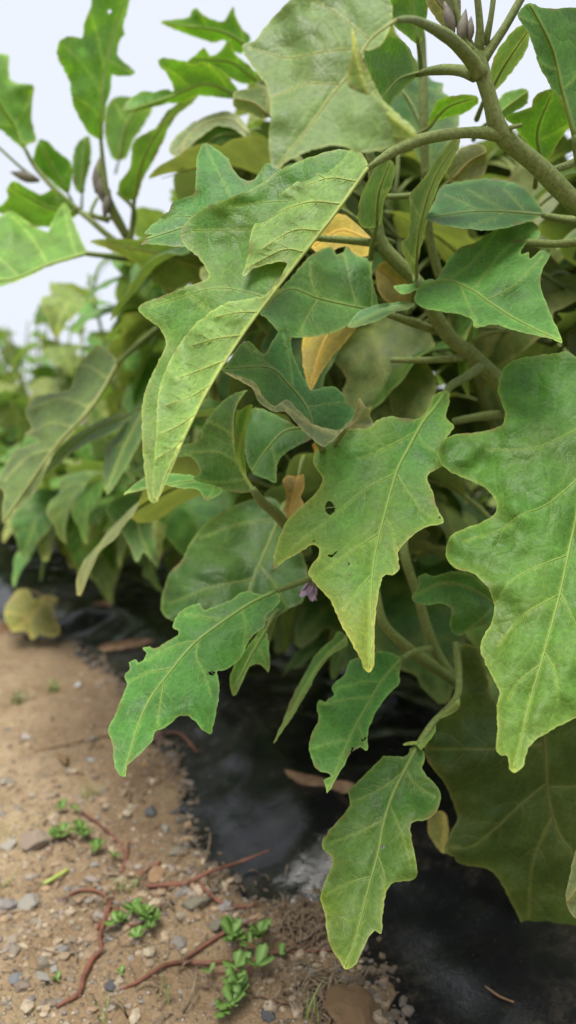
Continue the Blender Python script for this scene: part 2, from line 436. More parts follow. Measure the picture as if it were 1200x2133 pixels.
def soil():
    xs = axis_vals(-1.15, .62, .0075, 300); ys = axis_vals(.45, 2.6, .0085, 300)
    nx, ny = len(xs), len(ys)
    V = [(x, y, soil_z(x, y)) for y in ys for x in xs]
    Fc = [(j * nx + i, j * nx + i + 1, (j + 1) * nx + i + 1, (j + 1) * nx + i) for j in range(ny - 1) for i in range(nx - 1)]
    m, n, out = new_mat('soil')
    tc = nd(n, 'ShaderNodeTexCoord')
    def noi(s, det=4, r=.6): x = nd(n, 'ShaderNodeTexNoise'); x.inputs['Scale'].default_value = s; x.inputs['Detail'].default_value = det; x.inputs['Roughness'].default_value = r; n.links.new(tc.outputs['Object'], x.inputs['Vector']); return x.outputs['Fac']
    a, b, c, g = noi(7, 5), noi(40, 5, .7), noi(260, 3, .7), noi(4.2, 4)
    base = ramp(n, [(.25, (.115, .072, .04)), (.42, (.28, .195, .11)), (.57, (.41, .305, .185)), (.8, (.5, .405, .275))], math_(n, 'ADD', math_(n, 'MULTIPLY', a, .45), math_(n, 'MULTIPLY', b, .55))).outputs[0]
    at = nd(n, 'ShaderNodeAttribute', attribute_name='damp')
    base = mixc(n, math_(n, 'MULTIPLY', at.outputs['Fac'], ramp(n, [(.3, .4), (.6, .95)], b).outputs[0]), base, (.105, .062, .034))
    base = mixc(n, ramp(n, [(.55, 0), (.72, .35)], g).outputs[0], base, (.17, .19, .07))
    base = mixc(n, 1.0, base, ramp(n, [(.3, .65), (.5, 1), (.75, 1.2)], c).outputs[0], 'MULTIPLY')
    vo = nd(n, 'ShaderNodeTexVoronoi'); vo.inputs['Scale'].default_value = 170; vo.inputs['Randomness'].default_value = 1; n.links.new(tc.outputs['Object'], vo.inputs['Vector'])
    sep = nd(n, 'ShaderNodeSeparateColor'); n.links.new(vo.outputs['Color'], sep.inputs[0])
    grit = math_(n, 'MULTIPLY', ramp(n, [(.62, 0), (.66, 1)], sep.outputs[0]).outputs[0], ramp(n, [(.25, 1), (.4, 0)], vo.outputs['Distance']).outputs[0])
    base = mixc(n, math_(n, 'MULTIPLY', grit, .6), base, ramp(n, [(0, (.2, .17, .14)), (.6, (.42, .36, .28)), (1, (.5, .46, .4))], sep.outputs[1]).outputs[0])
    h = math_(n, 'ADD', math_(n, 'ADD', math_(n, 'MULTIPLY', b, 1.0), math_(n, 'MULTIPLY', c, .35)), math_(n, 'MULTIPLY', grit, .5))
    bp = nd(n, 'ShaderNodeBump'); bp.inputs['Strength'].default_value = 1.0; bp.inputs['Distance'].default_value = .009; n.links.new(h, bp.inputs['Height'])
    pr = nd(n, 'ShaderNodeBsdfPrincipled'); n.links.new(base, pr.inputs['Base Color']); n.links.new(bp.outputs[0], pr.inputs['Normal']); pr.inputs['Roughness'].default_value = .9; pr.inputs['Specular IOR Level'].default_value = .2
    n.links.new(pr.outputs[0], out.inputs[0])
    o = mesh_obj('soil_ground', V, Fc, m)
    dm = []
    for x, y, z in V:
        e2 = bed(x, y)[1]
        k = math.exp(-((e2 + .02) / .16) ** 2) if e2 < 0 else 1.0
        k = max(k, .75 * sm(.98, .62, y) * sm(-.52, -.1, x)) if y < 1 else k
        dm.append(min(1, k * (.75 + .5 * noise.noise(Vector((x * 7, y * 7, 3))))))
    set_attr(o.data, 'damp', np.clip(dm, 0, 1))
    o['kind'] = 'structure'; o['label'] = 'pale tan gravelly soil path beside the plant row'
soil()

def film():
    V, Fc = [], []; ss = list(np.arange(-.9, 3.4, .012)) + list(np.arange(3.4, 14, .1)); eev = np.arange(-.16, .92, .012)
    for s in ss:
        for e in eev:
            q = E0 + N * float(e) + D * float(s); V.append((q.x, q.y, film_z(q.x, q.y)))
    ne = len(eev)
    Fc = [(j * ne + i, j * ne + i + 1, (j + 1) * ne + i + 1, (j + 1) * ne + i) for j in range(len(ss) - 1) for i in range(ne - 1)]
    m, n, out = new_mat('black_film')
    tc = nd(n, 'ShaderNodeTexCoord')
    def noi(s, det=4, r=.6): x = nd(n, 'ShaderNodeTexNoise'); x.inputs['Scale'].default_value = s; x.inputs['Detail'].default_value = det; x.inputs['Roughness'].default_value = r; n.links.new(tc.outputs['Object'], x.inputs['Vector']); return x.outputs['Fac']
    a, b, c = noi(9, 5), noi(55, 5, .7), noi(300, 3, .7)
    dust = math_(n, 'MULTIPLY', ramp(n, [(.45, 0), (.72, 1)], a).outputs[0], ramp(n, [(.42, 0), (.7, 1)], b).outputs[0])
    base = mixc(n, math_(n, 'MULTIPLY', dust, .8), (.009, .0092, .010), (.085, .068, .05))
    base = mixc(n, ramp(n, [(.66, 0), (.72, .5)], c).outputs[0], base, (.07, .07, .07))
    h = math_(n, 'ADD', b, math_(n, 'MULTIPLY', c, .3))
    bp = nd(n, 'ShaderNodeBump'); bp.inputs['Strength'].default_value = .22; bp.inputs['Distance'].default_value = .004; n.links.new(h, bp.inputs['Height'])
    pr = nd(n, 'ShaderNodeBsdfPrincipled'); n.links.new(base, pr.inputs['Base Color']); n.links.new(bp.outputs[0], pr.inputs['Normal'])
    n.links.new(math_(n, 'ADD', .07, math_(n, 'MULTIPLY', ramp(n, [(.5, 0), (.72, .35)], b).outputs[0], 1.0)), pr.inputs['Roughness'])
    n.links.new(pr.outputs[0], out.inputs[0])
    o = mesh_obj('mulch_film', V, Fc, m)
    tag(o, 'wet black plastic mulch film lying under the row of plants', 'plastic film')
film()

# ------------------------------------------------------------------ plant N: the near plant, leaves traced one by one
G1 = (.088, .168, .050); G2 = (.075, .15, .058); G3 = (.11, .19, .052); PALE = (.165, .225, .095); YG = (.20, .26, .085); BL = (.085, .15, .088); DK = (.06, .105, .035)
def row_base(s, off=.36):
    q = E0 + N * (off) + D * s; return Vector((q.x, q.y, film_z(q.x, q.y) - .01))
S0 = -.18; GAP = .56
near = empty('eggplant_plant', row_base(S0 - GAP, .40))
tag(near, 'large eggplant bush with thick forked stem and a yellow-green leaf hanging in folds', 'plant', 'eggplant plants in the row')
mid0 = empty('eggplant_plant', row_base(S0))
tag(mid0, 'eggplant bush with fully open lobed leaves, some pierced by insect holes, over the black film', 'plant', 'eggplant plants in the row')
left1 = empty('eggplant_plant', row_base(S0 + GAP))
tag(left1, 'eggplant bush with upright branch of pale leaves raised against the sky', 'plant', 'eggplant plants in the row')

TL = traced_leaf
# --- top leaf, nearest, with its margin rolled over
o = TL(near, [(818, 30), (812, 60), (792, 95), (770, 104), (757, 112), (762, 160), (790, 210), (830, 250), (866, 277, 1), (850, 290), (800, 311), (745, 318), (720, 306), (690, 303), (640, 316), (600, 336), (575, 352, 1),
     (562, 330), (560, 280), (565, 235), (558, 190), (545, 165), (515, 125), (505, 95, 1), (530, 85), (545, 65), (575, 30), (600, 5), (640, -35, 1), (700, -60), (780, -40), (812, 0)],
   [(825, 42), (770, 85), (735, 145), (690, 200), (640, 270), (580, 345)], .375, .36, (.16, .215, .085), side=.02, cup=.012, wave=.006, seed=1,
   veins=[[(770, 82), (700, 27), (630, -10)], [(752, 100), (675, 107), (600, 120), (520, 100)], [(712, 175), (640, 175), (570, 200)]],
   petiole=[(825, 42, .376, 5), (850, 40, .39, 7), (880, 48, .41, 9), (940, 82, .45, 13), (985, 130, .475, 16), (1003, 160, .48, 17)])
TL(o, [(732, 60), (741, 75), (752, 112), (775, 167), (800, 210), (835, 243), (866, 272), (861, 288), (820, 284), (790, 262), (765, 232), (742, 198), (724, 163), (733, 110)],
   [(733, 62), (745, 130), (775, 205), (860, 280)], .362, .352, (.2, .26, .06), side=.006, under=True, name='curled_edge', vein_tubes=False, step=5, seed=2, wave=.002)
# --- long folded leaf
o = TL(near, [(766, 350), (740, 318), (700, 312), (640, 330), (580, 356), (540, 386), (490, 408), (430, 430), (390, 460), (376, 487, 1), (385, 512), (410, 532), (430, 560), (432, 580), (390, 596), (340, 616), (296, 632), (290, 650, 1),
     (330, 682), (346, 716), (326, 760), (301, 820), (295, 880), (299, 960), (310, 1040, 1), (330, 1043), (345, 992), (390, 900), (440, 800), (510, 690), (560, 622), (600, 570), (690, 455), (735, 400)],
   [(764, 352), (700, 440), (610, 550), (530, 660), (450, 780), (390, 890), (335, 1000), (322, 1040)], .487, .408, (.09, .165, .045), side=.05, cup=.0, wave=.006, seed=3, yel=.4,
   veins=[[(690, 450), (600, 420), (480, 430)], [(650, 505), (560, 480), (400, 480)], [(560, 620), (450, 600), (310, 640)], [(500, 700), (430, 640), (390, 610)], [(420, 840), (350, 860), (310, 880)]],
   petiole=[(764, 352, .475, 5), (800, 328, .475, 9), (830, 310, .476, 11), (880, 290, .48, 12), (940, 279, .48, 12), (1000, 276, .49, 12), (1046, 282, .495, 15)])
TL(o, [(744, 312), (700, 328), (640, 362), (580, 408), (540, 450), (522, 490), (518, 530), (505, 576), (530, 560), (570, 547), (596, 548), (585, 575), (555, 612), (520, 622), (470, 632), (425, 660), (392, 692), (352, 755), (330, 820), (326, 900), (320, 970), (317, 1025),
     (330, 1044), (345, 992), (390, 900), (440, 800), (510, 690), (560, 622), (600, 570), (690, 455), (735, 400), (766, 350)],
   [(766, 350), (691, 454), (602, 568), (512, 688), (442, 798), (391, 898), (330, 1040)], .474, .392, (.195, .275, .085), side=.018, cup=.0, under=True, name='folded_half', seed=4, lat=True, relief=2.2, wave=.009, yel=.1,
   veins=[[(745, 378), (690, 370), (640, 385)], [(710, 425), (650, 420), (585, 440), (545, 470)], [(668, 480), (610, 480), (545, 520)], [(635, 525), (590, 520), (520, 555)], [(540, 650), (500, 650), (450, 660)], [(505, 698), (450, 705), (400, 720)],
          [(470, 750), (420, 770), (365, 790)], [(440, 800), (400, 825), (345, 845)], [(410, 860), (375, 885), (335, 905)], [(385, 910), (360, 935), (328, 955)]])
# --- lobed leaf behind the fold
TL(near, [(300, 487, 1), (320, 465), (350, 440), (362, 420), (395, 408), (405, 400), (408, 370), (410, 330), (425, 298, 1), (450, 310), (475, 332), (488, 355), (505, 374), (530, 373), (552, 342, 1), (575, 345), (610, 380), (600, 430), (540, 480), (480, 500), (420, 512), (375, 514), (310, 508), (293, 510, 1), (302, 498), (318, 488)],
   [(605, 395), (540, 405), (485, 422), (420, 460), (300, 500)], .56, .535, (.085, .165, .06), side=-.035, cup=.01, seed=5, wave=.012,
   veins=[[(487, 422), (455, 360), (428, 305)], [(545, 405), (550, 370), (553, 345)], [(430, 455), (370, 450), (330, 465)]])
# --- central hero leaf with insect holes
TL(mid0, [(935, 817), (936, 835), (930, 868), (946, 888), (940, 900), (925, 920), (918, 965), (920, 972), (890, 992), (900, 1020), (912, 1060), (925, 1085, 1), (918, 1092), (890, 1097), (860, 1115), (832, 1145), (830, 1165), (832, 1185, 1), (820, 1197), (800, 1200), (788, 1235), (782, 1290), (780, 1350), (779, 1385), (770, 1401),
     (757, 1390), (745, 1360), (710, 1300), (690, 1255), (665, 1225), (643, 1197, 1), (650, 1175), (664, 1158), (664, 1141), (650, 1135), (625, 1150), (590, 1170), (571, 1188, 1), (570, 1170), (578, 1130), (595, 1090), (620, 1062), (655, 1030), (672, 1000), (665, 985), (653, 965, 1), (655, 945), (675, 920), (720, 897), (770, 887), (790, 873), (815, 867), (845, 872), (872, 872), (890, 855), (900, 830), (912, 818)],
   [(925, 820), (905, 850), (880, 880), (850, 935), (825, 985), (800, 1075), (785, 1135), (775, 1200), (771, 1300), (770, 1392)], .60, .455, (.108, .205, .062), side=.012, cup=.012, bend=.006, seed=6, yel=.75, wave=.008,
   veins=[[(870, 897), (820, 925), (775, 947), (745, 955)], [(825, 985), (760, 1020), (690, 1078), (610, 1140)], [(868, 900), (885, 928), (912, 942)], [(827, 990), (850, 1025), (880, 1065), (905, 1080)], [(801, 1078), (817, 1105), (826, 1150)], [(790, 1110), (730, 1150), (665, 1195)], [(776, 1195), (745, 1230), (715, 1270)]],
   holes=[[(680, 1047), (690, 1044), (698, 1062), (688, 1071), (678, 1064)], [(648, 1127), (656, 1125), (655, 1130)], [(684, 1156), (694, 1154), (704, 1147), (695, 1158), (687, 1160)], [(722, 1171), (729, 1173), (726, 1178)], [(911, 1080), (917, 1074), (918, 1081)]],
   petiole=[(925, 822, .60, 6), (940, 803, .61, 9), (968, 787, .63, 10), (1000, 765, .655, 11)], step=5, midr=(5, 1.2))
# --- big right leaf
TL(near, [(1240, 770), (1210, 752), (1182, 731), (1165, 735), (1125, 740), (1080, 747), (1052, 762), (1042, 785), (1037, 815), (1047, 845), (1052, 865), (1045, 885), (1020, 895), (980, 902), (945, 905), (920, 920), (912, 945, 1), (920, 967), (945, 987), (990, 1005), (1020, 1025), (1034, 1047), (1032, 1067), (1010, 1085), (970, 1100), (940, 1115), (929, 1140, 1),
     (932, 1165), (950, 1185), (980, 1192), (1000, 1205), (1020, 1230), (1029, 1265), (1025, 1295), (1007, 1325), (1001, 1355, 1), (1015, 1390), (1040, 1440), (1035, 1470), (1036, 1520), (1033, 1557), (1042, 1572), (1057, 1575), (1062, 1602), (1072, 1610), (1090, 1595), (1100, 1560), (1120, 1540), (1150, 1520), (1200, 1495), (1260, 1470), (1300, 1420, 1), (1290, 1350), (1330, 1280), (1370, 1180, 1), (1340, 1080), (1380, 960, 1), (1340, 860), (1290, 790)],
   [(1265, 785), (1225, 930), (1200, 1075), (1185, 1145), (1165, 1240), (1130, 1370), (1100, 1475), (1072, 1600)], .57, .43, (.092, .17, .045), side=.03, cup=.006, bend=.004, seed=7, yel=.35, wave=.012, relief=1.3,
   veins=[[(1232, 880), (1130, 928), (1080, 936), (1015, 936)], [(1212, 990), (1140, 1050), (1085, 1073), (1040, 1105), (965, 1128)], [(1185, 1155), (1120, 1180), (1065, 1210), (1035, 1250)], [(1162, 1240), (1100, 1275), (1060, 1315), (1040, 1345)], [(1125, 1385), (1080, 1420), (1060, 1455)], [(1167, 1235), (1195, 1290), (1215, 1330)], [(1135, 1360), (1157, 1400), (1162, 1455)], [(1200, 1070), (1270, 1100), (1350, 1180)], [(1222, 940), (1300, 930), (1370, 960)]],
   petiole=[(1265, 785, .57, 8), (1290, 740, .56, 10), (1330, 690, .55, 12)], step=5.5, midr=(4.5, 1.2))
# --- upper right lobed leaf
TL(mid0, [(820, 597, 1), (840, 592), (865, 590), (895, 582), (912, 580), (930, 545), (960, 515), (990, 505), (1015, 488), (1040, 475), (1075, 465), (1110, 462), (1124, 478, 1), (1122, 495), (1100, 505), (1085, 520), (1088, 530), (1102, 525), (1105, 540), (1125, 522), (1145, 520, 1), (1143, 540), (1130, 560), (1125, 590), (1130, 610), (1150, 660), (1172, 712),
     (1150, 707), (1120, 700), (1060, 685), (1030, 675), (1000, 682, 1), (985, 680), (985, 668), (960, 655), (920, 650), (880, 640), (862, 625), (868, 605), (850, 612), (835, 612)],
   [(870, 598), (930, 584), (985, 605), (1020, 630), (1080, 668), (1168, 710)], .60, .50, (.118, .205, .07), side=-.075, cup=.005, seed=8, wave=.01, veins=[[(985, 605), (1030, 545), (1075, 500), (1115, 478)], [(1015, 625), (1070, 595), (1130, 535)], [(960, 595), (975, 635), (995, 675)], [(930, 584), (985, 545), (1035, 480)]],
   petiole=[(872, 598, .60, 6), (868, 585, .62, 8), (866, 575, .635, 9)])
# --- oval leaf and narrow twisted leaf
TL(near, [(1130, 447), (1115, 415), (1080, 385), (1040, 373), (1000, 372), (950, 380), (920, 390), (900, 430), (888, 455), (920, 468), (970, 476), (1015, 480), (1065, 472), (1105, 460)],
   [(1130, 448), (1050, 441), (980, 441), (892, 453)], .60, .58, (.062, .115, .055), side=-.06, cup=.01, seed=9, veins=[[(1060, 441), (1010, 415), (975, 395)], [(1000, 441), (960, 420), (925, 405)], [(1060, 442), (1010, 460), (980, 470)], [(1095, 445), (1075, 420), (1050, 395)]],
   petiole=[(1130, 448, .60, 6), (1165, 455, .6, 8), (1215, 460, .59, 9)])
TL(mid0, [(870, 588), (855, 560), (840, 530), (836, 505, 1), (850, 490), (855, 440), (852, 410, 1), (865, 390), (880, 375), (900, 345), (925, 310), (945, 290), (960, 292), (945, 330), (920, 375), (902, 420), (888, 470), (876, 520), (869, 560)],
   [(868, 585), (868, 540), (872, 490), (888, 420), (912, 360), (955, 294)], .62, .57, (.12, .165, .085), side=.05, cup=-.03, seed=10, wave=.008, under=True)
# --- wavy blue-green leaf
o = TL(mid0, [(459, 770, 1), (475, 755), (497, 722), (520, 712), (550, 737), (570, 705), (588, 683, 1), (605, 690), (608, 730), (622, 765), (640, 800), (648, 812), (680, 805), (705, 810), (725, 840, 1), (740, 862), (718, 892), (700, 908), (660, 914), (645, 886), (625, 870), (600, 857), (575, 854), (545, 832), (530, 802), (500, 786), (478, 780)],
   [(655, 908), (640, 850), (600, 800), (560, 765), (470, 768)], .54, .50, (.07, .135, .07), side=.03, cup=.015, seed=11, wave=.014, veins=[[(610, 812), (605, 760), (590, 695)], [(640, 850), (690, 840), (718, 840)], [(560, 766), (535, 740), (510, 718)]], petiole=[(655, 908, .54, 6), (668, 930, .56, 7), (690, 975, .62, 7), (730, 1040, .7, 8)])
TL(o, [(466, 774), (500, 783), (532, 797), (548, 826), (572, 846), (598, 832), (628, 860), (655, 884), (700, 896), (720, 888), (700, 912), (672, 930), (648, 912), (622, 888), (596, 860), (570, 858), (540, 838), (524, 808), (496, 792)],
   [(700, 905), (640, 880), (590, 845), (470, 778)], .525, .492, (.17, .21, .11), under=True, name='curled_edge', vein_tubes=False, step=6, seed=12, side=.01, wave=.004)
TL(mid0, [(715, 892), (735, 870), (748, 830, 1), (762, 848), (775, 850), (770, 865), (778, 886, 1), (745, 893)], [(720, 895), (745, 872), (758, 840)], .535, .525, (.18, .21, .12), seed=13, wave=.012, under=True, step=5, midr=(2.5, .8))
# --- wide leaf behind the fold, crumpled small one on its stalk
TL(mid0, [(540, 650), (560, 625), (600, 585), (650, 530), (690, 515, 1), (700, 530), (715, 525), (722, 512, 1), (740, 530), (770, 538), (775, 535, 1), (775, 580), (788, 630), (790, 650), (740, 672), (700, 690), (660, 700), (620, 703, 1), (585, 695), (560, 668)],
   [(792, 648), (745, 640), (665, 622), (600, 602), (550, 645)], .64, .57, (.085, .15, .06), side=-.05, seed=14, wave=.012, veins=[[(745, 640), (730, 590), (718, 530)], [(775, 645), (775, 600), (772, 550)], [(670, 622), (650, 590), (645, 545)], [(665, 623), (640, 660), (625, 695)]],
   petiole=[(790, 648, .64, 6), (830, 662, .65, 8), (870, 676, .66, 9), (915, 690, .665, 10)])
TL(mid0, [(725, 682), (740, 655), (765, 640), (800, 632), (830, 628, 1), (864, 632), (850, 645), (820, 650), (800, 662), (770, 674)], [(860, 634), (800, 645), (730, 678)], .60, .585, (.09, .15, .09), side=-.03, seed=15, wave=.014, step=6, midr=(3, 1))
# --- yellowing leaves
TL(mid0, [(632, 700), (650, 692), (690, 688), (742, 680), (722, 710), (695, 740), (670, 775), (648, 812, 1), (635, 780), (630, 740)], [(690, 685), (665, 740), (648, 808)], .68, .64, (.33, .25, .03), side=.02, seed=16, relief=1.4)
TL(mid0, [(648, 512), (690, 452), (720, 448), (760, 470), (772, 505), (767, 532), (740, 532), (720, 512), (680, 527)], [(770, 500), (710, 480), (655, 512)], .70, .68, (.33, .25, .03), side=-.03, seed=17)
TL(mid0, [(785, 555), (830, 545), (865, 590), (870, 625), (820, 635), (790, 610)], [(865, 625), (790, 560)], .72, .7, (.17, .14, .035), seed=18)
TL(mid0, [(588, 1002), (600, 990), (618, 993), (632, 988), (634, 1010), (627, 1035), (633, 1052), (614, 1078), (600, 1088), (592, 1060), (597, 1032)], [(622, 992), (612, 1040), (602, 1084)], .68, .65, (.3, .21, .04), side=.02, wave=.014, seed=19)
TL(mid0, [(652, 925), (668, 920), (672, 945), (660, 960)], [(660, 922), (660, 958)], .66, .66, (.30, .2, .04), seed=20, step=5, vein_tubes=False)
# --- folded leaf left of centre
o = TL(mid0, [(367, 950, 1), (380, 930), (415, 915), (425, 885, 1), (450, 850), (480, 823), (516, 813), (496, 840), (487, 880), (489, 930), (498, 965), (512, 1000), (528, 1022), (500, 1027), (450, 1016), (403, 1001, 1), (415, 985), (412, 967), (395, 952)],
   [(528, 1022), (500, 970), (488, 900), (492, 850), (512, 816)], .58, .56, (.105, .165, .062), side=-.06, seed=21, under=True, wave=.008, veins=[[(498, 965), (450, 940), (385, 945)], [(489, 910), (460, 890), (435, 880)], [(510, 998), (460, 1005), (415, 1000)]],
   petiole=[(526, 1018, .58, 7), (545, 1045, .6, 10), (570, 1065, .62, 11), (596, 1095, .65, 11), (640, 1150, .72, 11)])
TL(o, [(528, 1022), (514, 986), (510, 940), (514, 890), (527, 843, 1), (506, 850), (492, 870), (488, 930), (498, 968)], [(526, 1018), (498, 950), (520, 850)], .578, .555, (.08, .14, .05), name='folded_half', seed=22, side=.04, vein_tubes=False, under=True)
TL(mid0, [(505, 882), (530, 850), (570, 862), (620, 890), (650, 912), (600, 940), (578, 965), (576, 1005, 1), (560, 1000), (527, 985, 1), (512, 950)], [(640, 890), (590, 900), (545, 950), (525, 985)], .66, .62, (.085, .15, .055), seed=23, side=-.02, wave=.012)
TL(mid0, [(258, 1030, 1), (275, 1012), (310, 990), (345, 985), (400, 990), (425, 1000), (455, 1008), (462, 1025), (430, 1043, 1), (412, 1020), (380, 1018), (330, 1010), (290, 1022)], [(460, 1012), (400, 1002), (265, 1028)], .62, .58, (.11, .19, .075), seed=24, side=-.05, wave=.01)
# --- broad soft leaf low behind
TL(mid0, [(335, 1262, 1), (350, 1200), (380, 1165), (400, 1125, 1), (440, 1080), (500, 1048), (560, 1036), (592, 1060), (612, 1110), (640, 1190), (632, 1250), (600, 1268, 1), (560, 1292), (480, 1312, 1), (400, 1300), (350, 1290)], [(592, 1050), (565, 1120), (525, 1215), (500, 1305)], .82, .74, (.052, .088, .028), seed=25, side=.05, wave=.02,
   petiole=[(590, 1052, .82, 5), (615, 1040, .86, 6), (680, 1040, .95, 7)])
# --- lower left leaf over the path
TL(mid0, [(580, 1238), (581, 1257), (556, 1282), (551, 1305), (535, 1317, 1), (517, 1338), (502, 1370), (472, 1395), (453, 1399), (457, 1425), (455, 1460), (446, 1505), (440, 1528, 1), (425, 1522), (405, 1502), (390, 1492), (370, 1495), (345, 1515), (325, 1523, 1), (315, 1545), (285, 1577), (265, 1595), (260, 1618), (245, 1610), (237, 1585), (235, 1555), (226, 1520), (240, 1487), (255, 1450), (265, 1425), (259, 1407), (270, 1395),
     (270, 1380, 1), (282, 1373), (288, 1381), (300, 1373), (305, 1362), (298, 1350, 1), (312, 1346), (320, 1352), (350, 1336), (371, 1322), (372, 1315), (360, 1307, 1), (362, 1295), (375, 1275), (400, 1260), (417, 1256, 1), (425, 1270), (450, 1262), (480, 1250), (500, 1235), (520, 1232), (545, 1239), (565, 1230)],
   [(574, 1232), (520, 1258), (450, 1305), (400, 1345), (350, 1405), (310, 1460), (285, 1520), (258, 1612)], .58, .475, (.085, .168, .05), side=.03, cup=.012, seed=26, wave=.009, holes=[[(433, 1400), (440, 1397), (447, 1399), (446, 1405), (437, 1407)]],
   veins=[[(505, 1268), (512, 1310), (507, 1345)], [(415, 1332), (409, 1368), (425, 1400), (440, 1450)], [(342, 1415), (335, 1460), (328, 1512)], [(412, 1335), (370, 1343), (305, 1375)], [(470, 1292), (430, 1285), (385, 1280)], [(360, 1392), (310, 1400), (270, 1420)]],
   petiole=[(574, 1232, .58, 5), (605, 1220, .6, 7), (645, 1205, .63, 7), (700, 1180, .68, 8), (790, 1170, .76, 8)], step=5, midr=(5, 1.2))
# --- small leaf and narrow leaf seen from the side
TL(mid0, [(837, 1372), (815, 1360), (785, 1357), (765, 1365), (730, 1377), (717, 1405), (697, 1422), (691, 1435, 1), (697, 1445), (690, 1452), (677, 1461), (667, 1457), (660, 1470, 1), (662, 1500), (647, 1535), (644, 1560, 1), (655, 1595), (665, 1607), (682, 1610), (690, 1617), (675, 1625), (680, 1642), (681, 1653), (690, 1642), (702, 1620), (720, 1590), (730, 1570), (750, 1557), (765, 1565, 1), (767, 1550), (765, 1535), (775, 1500), (795, 1465), (815, 1440), (831, 1425, 1), (833, 1400)],
   [(836, 1372), (800, 1412), (765, 1470), (730, 1535), (684, 1645)], .60, .52, (.085, .17, .055), side=.02, cup=.01, seed=27, wave=.009, holes=[[(753, 1541), (763, 1534), (764, 1538), (756, 1545)], [(731, 1567), (733, 1556), (736, 1558), (734, 1567)]],
   petiole=[(836, 1372, .60, 5), (860, 1358, .62, 6), (897, 1349, .64, 7)], step=6, midr=(3.5, 1))
TL(mid0, [(722, 1328), (722, 1345), (690, 1365), (662, 1400), (641, 1440), (611, 1490), (570, 1548), (590, 1500), (610, 1450), (640, 1395), (664, 1355), (690, 1335), (705, 1315)], [(718, 1332), (660, 1392), (572, 1545)], .68, .62, (.09, .15, .055), side=.06, seed=28, step=6, midr=(3.5, 1))
TL(mid0, [(490, 1380), (520, 1340), (548, 1310, 1), (560, 1340), (560, 1400, 1), (545, 1385), (520, 1390), (490, 1450, 1), (478, 1420)], [(555, 1310), (520, 1370), (485, 1440)], .64, .6, (.085, .15, .045), seed=29, step=6)
# --- lower hanging leaf with its twisted stalk blade; shade painted into its green
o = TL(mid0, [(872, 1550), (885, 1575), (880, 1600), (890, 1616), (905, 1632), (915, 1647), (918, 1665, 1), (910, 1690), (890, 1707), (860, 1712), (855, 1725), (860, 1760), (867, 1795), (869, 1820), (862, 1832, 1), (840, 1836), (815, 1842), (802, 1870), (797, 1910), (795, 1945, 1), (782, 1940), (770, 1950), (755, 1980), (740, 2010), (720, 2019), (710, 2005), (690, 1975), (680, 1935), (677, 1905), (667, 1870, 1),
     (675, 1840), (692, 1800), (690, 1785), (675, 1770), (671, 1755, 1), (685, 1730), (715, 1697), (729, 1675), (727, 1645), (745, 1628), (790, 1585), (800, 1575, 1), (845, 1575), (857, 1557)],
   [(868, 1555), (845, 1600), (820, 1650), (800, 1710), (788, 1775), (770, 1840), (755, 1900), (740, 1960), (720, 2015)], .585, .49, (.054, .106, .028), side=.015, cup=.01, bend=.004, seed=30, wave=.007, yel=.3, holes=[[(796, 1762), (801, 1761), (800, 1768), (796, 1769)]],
   veins=[[(845, 1600), (862, 1630), (905, 1660)], [(843, 1605), (800, 1640), (745, 1665)], [(813, 1680), (835, 1730), (855, 1800)], [(800, 1708), (745, 1735), (690, 1755)], [(786, 1780), (800, 1820), (797, 1870)], [(775, 1825), (725, 1840), (680, 1865)]], step=5, midr=(5, 1.2),
   petiole=[(868, 1555, .585, 6), (885, 1530, .59, 7), (905, 1502, .6, 7), (940, 1470, .62, 8), (955, 1440, .635, 8), (955, 1390, .65, 8), (950, 1340, .665, 8)])
TL(o, [(957, 1455), (956, 1475), (935, 1490), (912, 1500), (906, 1525), (892, 1546), (878, 1562), (868, 1552), (840, 1552, 1), (848, 1545), (872, 1542), (888, 1520), (903, 1496), (935, 1474)], [(955, 1460), (905, 1505), (875, 1555)], .615, .58, (.12, .18, .055), name='stalk_wing', vein_tubes=False, step=5, seed=31, side=.01, wave=.003)
# --- huge old leaf low on the right, shade under the big leaf darkens its colour
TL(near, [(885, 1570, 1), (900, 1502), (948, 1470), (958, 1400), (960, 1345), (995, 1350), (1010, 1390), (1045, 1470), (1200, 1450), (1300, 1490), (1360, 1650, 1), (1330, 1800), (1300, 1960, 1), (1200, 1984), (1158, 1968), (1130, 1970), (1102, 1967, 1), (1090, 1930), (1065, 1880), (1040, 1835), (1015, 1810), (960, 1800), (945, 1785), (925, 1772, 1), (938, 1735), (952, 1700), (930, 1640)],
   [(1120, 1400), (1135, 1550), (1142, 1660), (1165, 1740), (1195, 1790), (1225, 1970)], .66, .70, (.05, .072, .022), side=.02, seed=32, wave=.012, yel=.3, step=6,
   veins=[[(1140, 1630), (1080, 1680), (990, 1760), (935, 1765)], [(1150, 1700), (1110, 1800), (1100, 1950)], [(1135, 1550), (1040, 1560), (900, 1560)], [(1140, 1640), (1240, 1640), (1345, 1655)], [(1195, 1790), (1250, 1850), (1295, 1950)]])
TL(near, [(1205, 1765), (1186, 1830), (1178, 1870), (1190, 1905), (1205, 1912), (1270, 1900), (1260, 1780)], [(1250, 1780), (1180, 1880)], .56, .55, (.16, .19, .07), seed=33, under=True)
TL(mid0, [(892, 1705), (915, 1688), (930, 1700), (935, 1735), (925, 1778), (905, 1757), (893, 1735)], [(925, 1690), (925, 1772)], .80, .78, (.25, .25, .07), seed=34, step=6, vein_tubes=False)
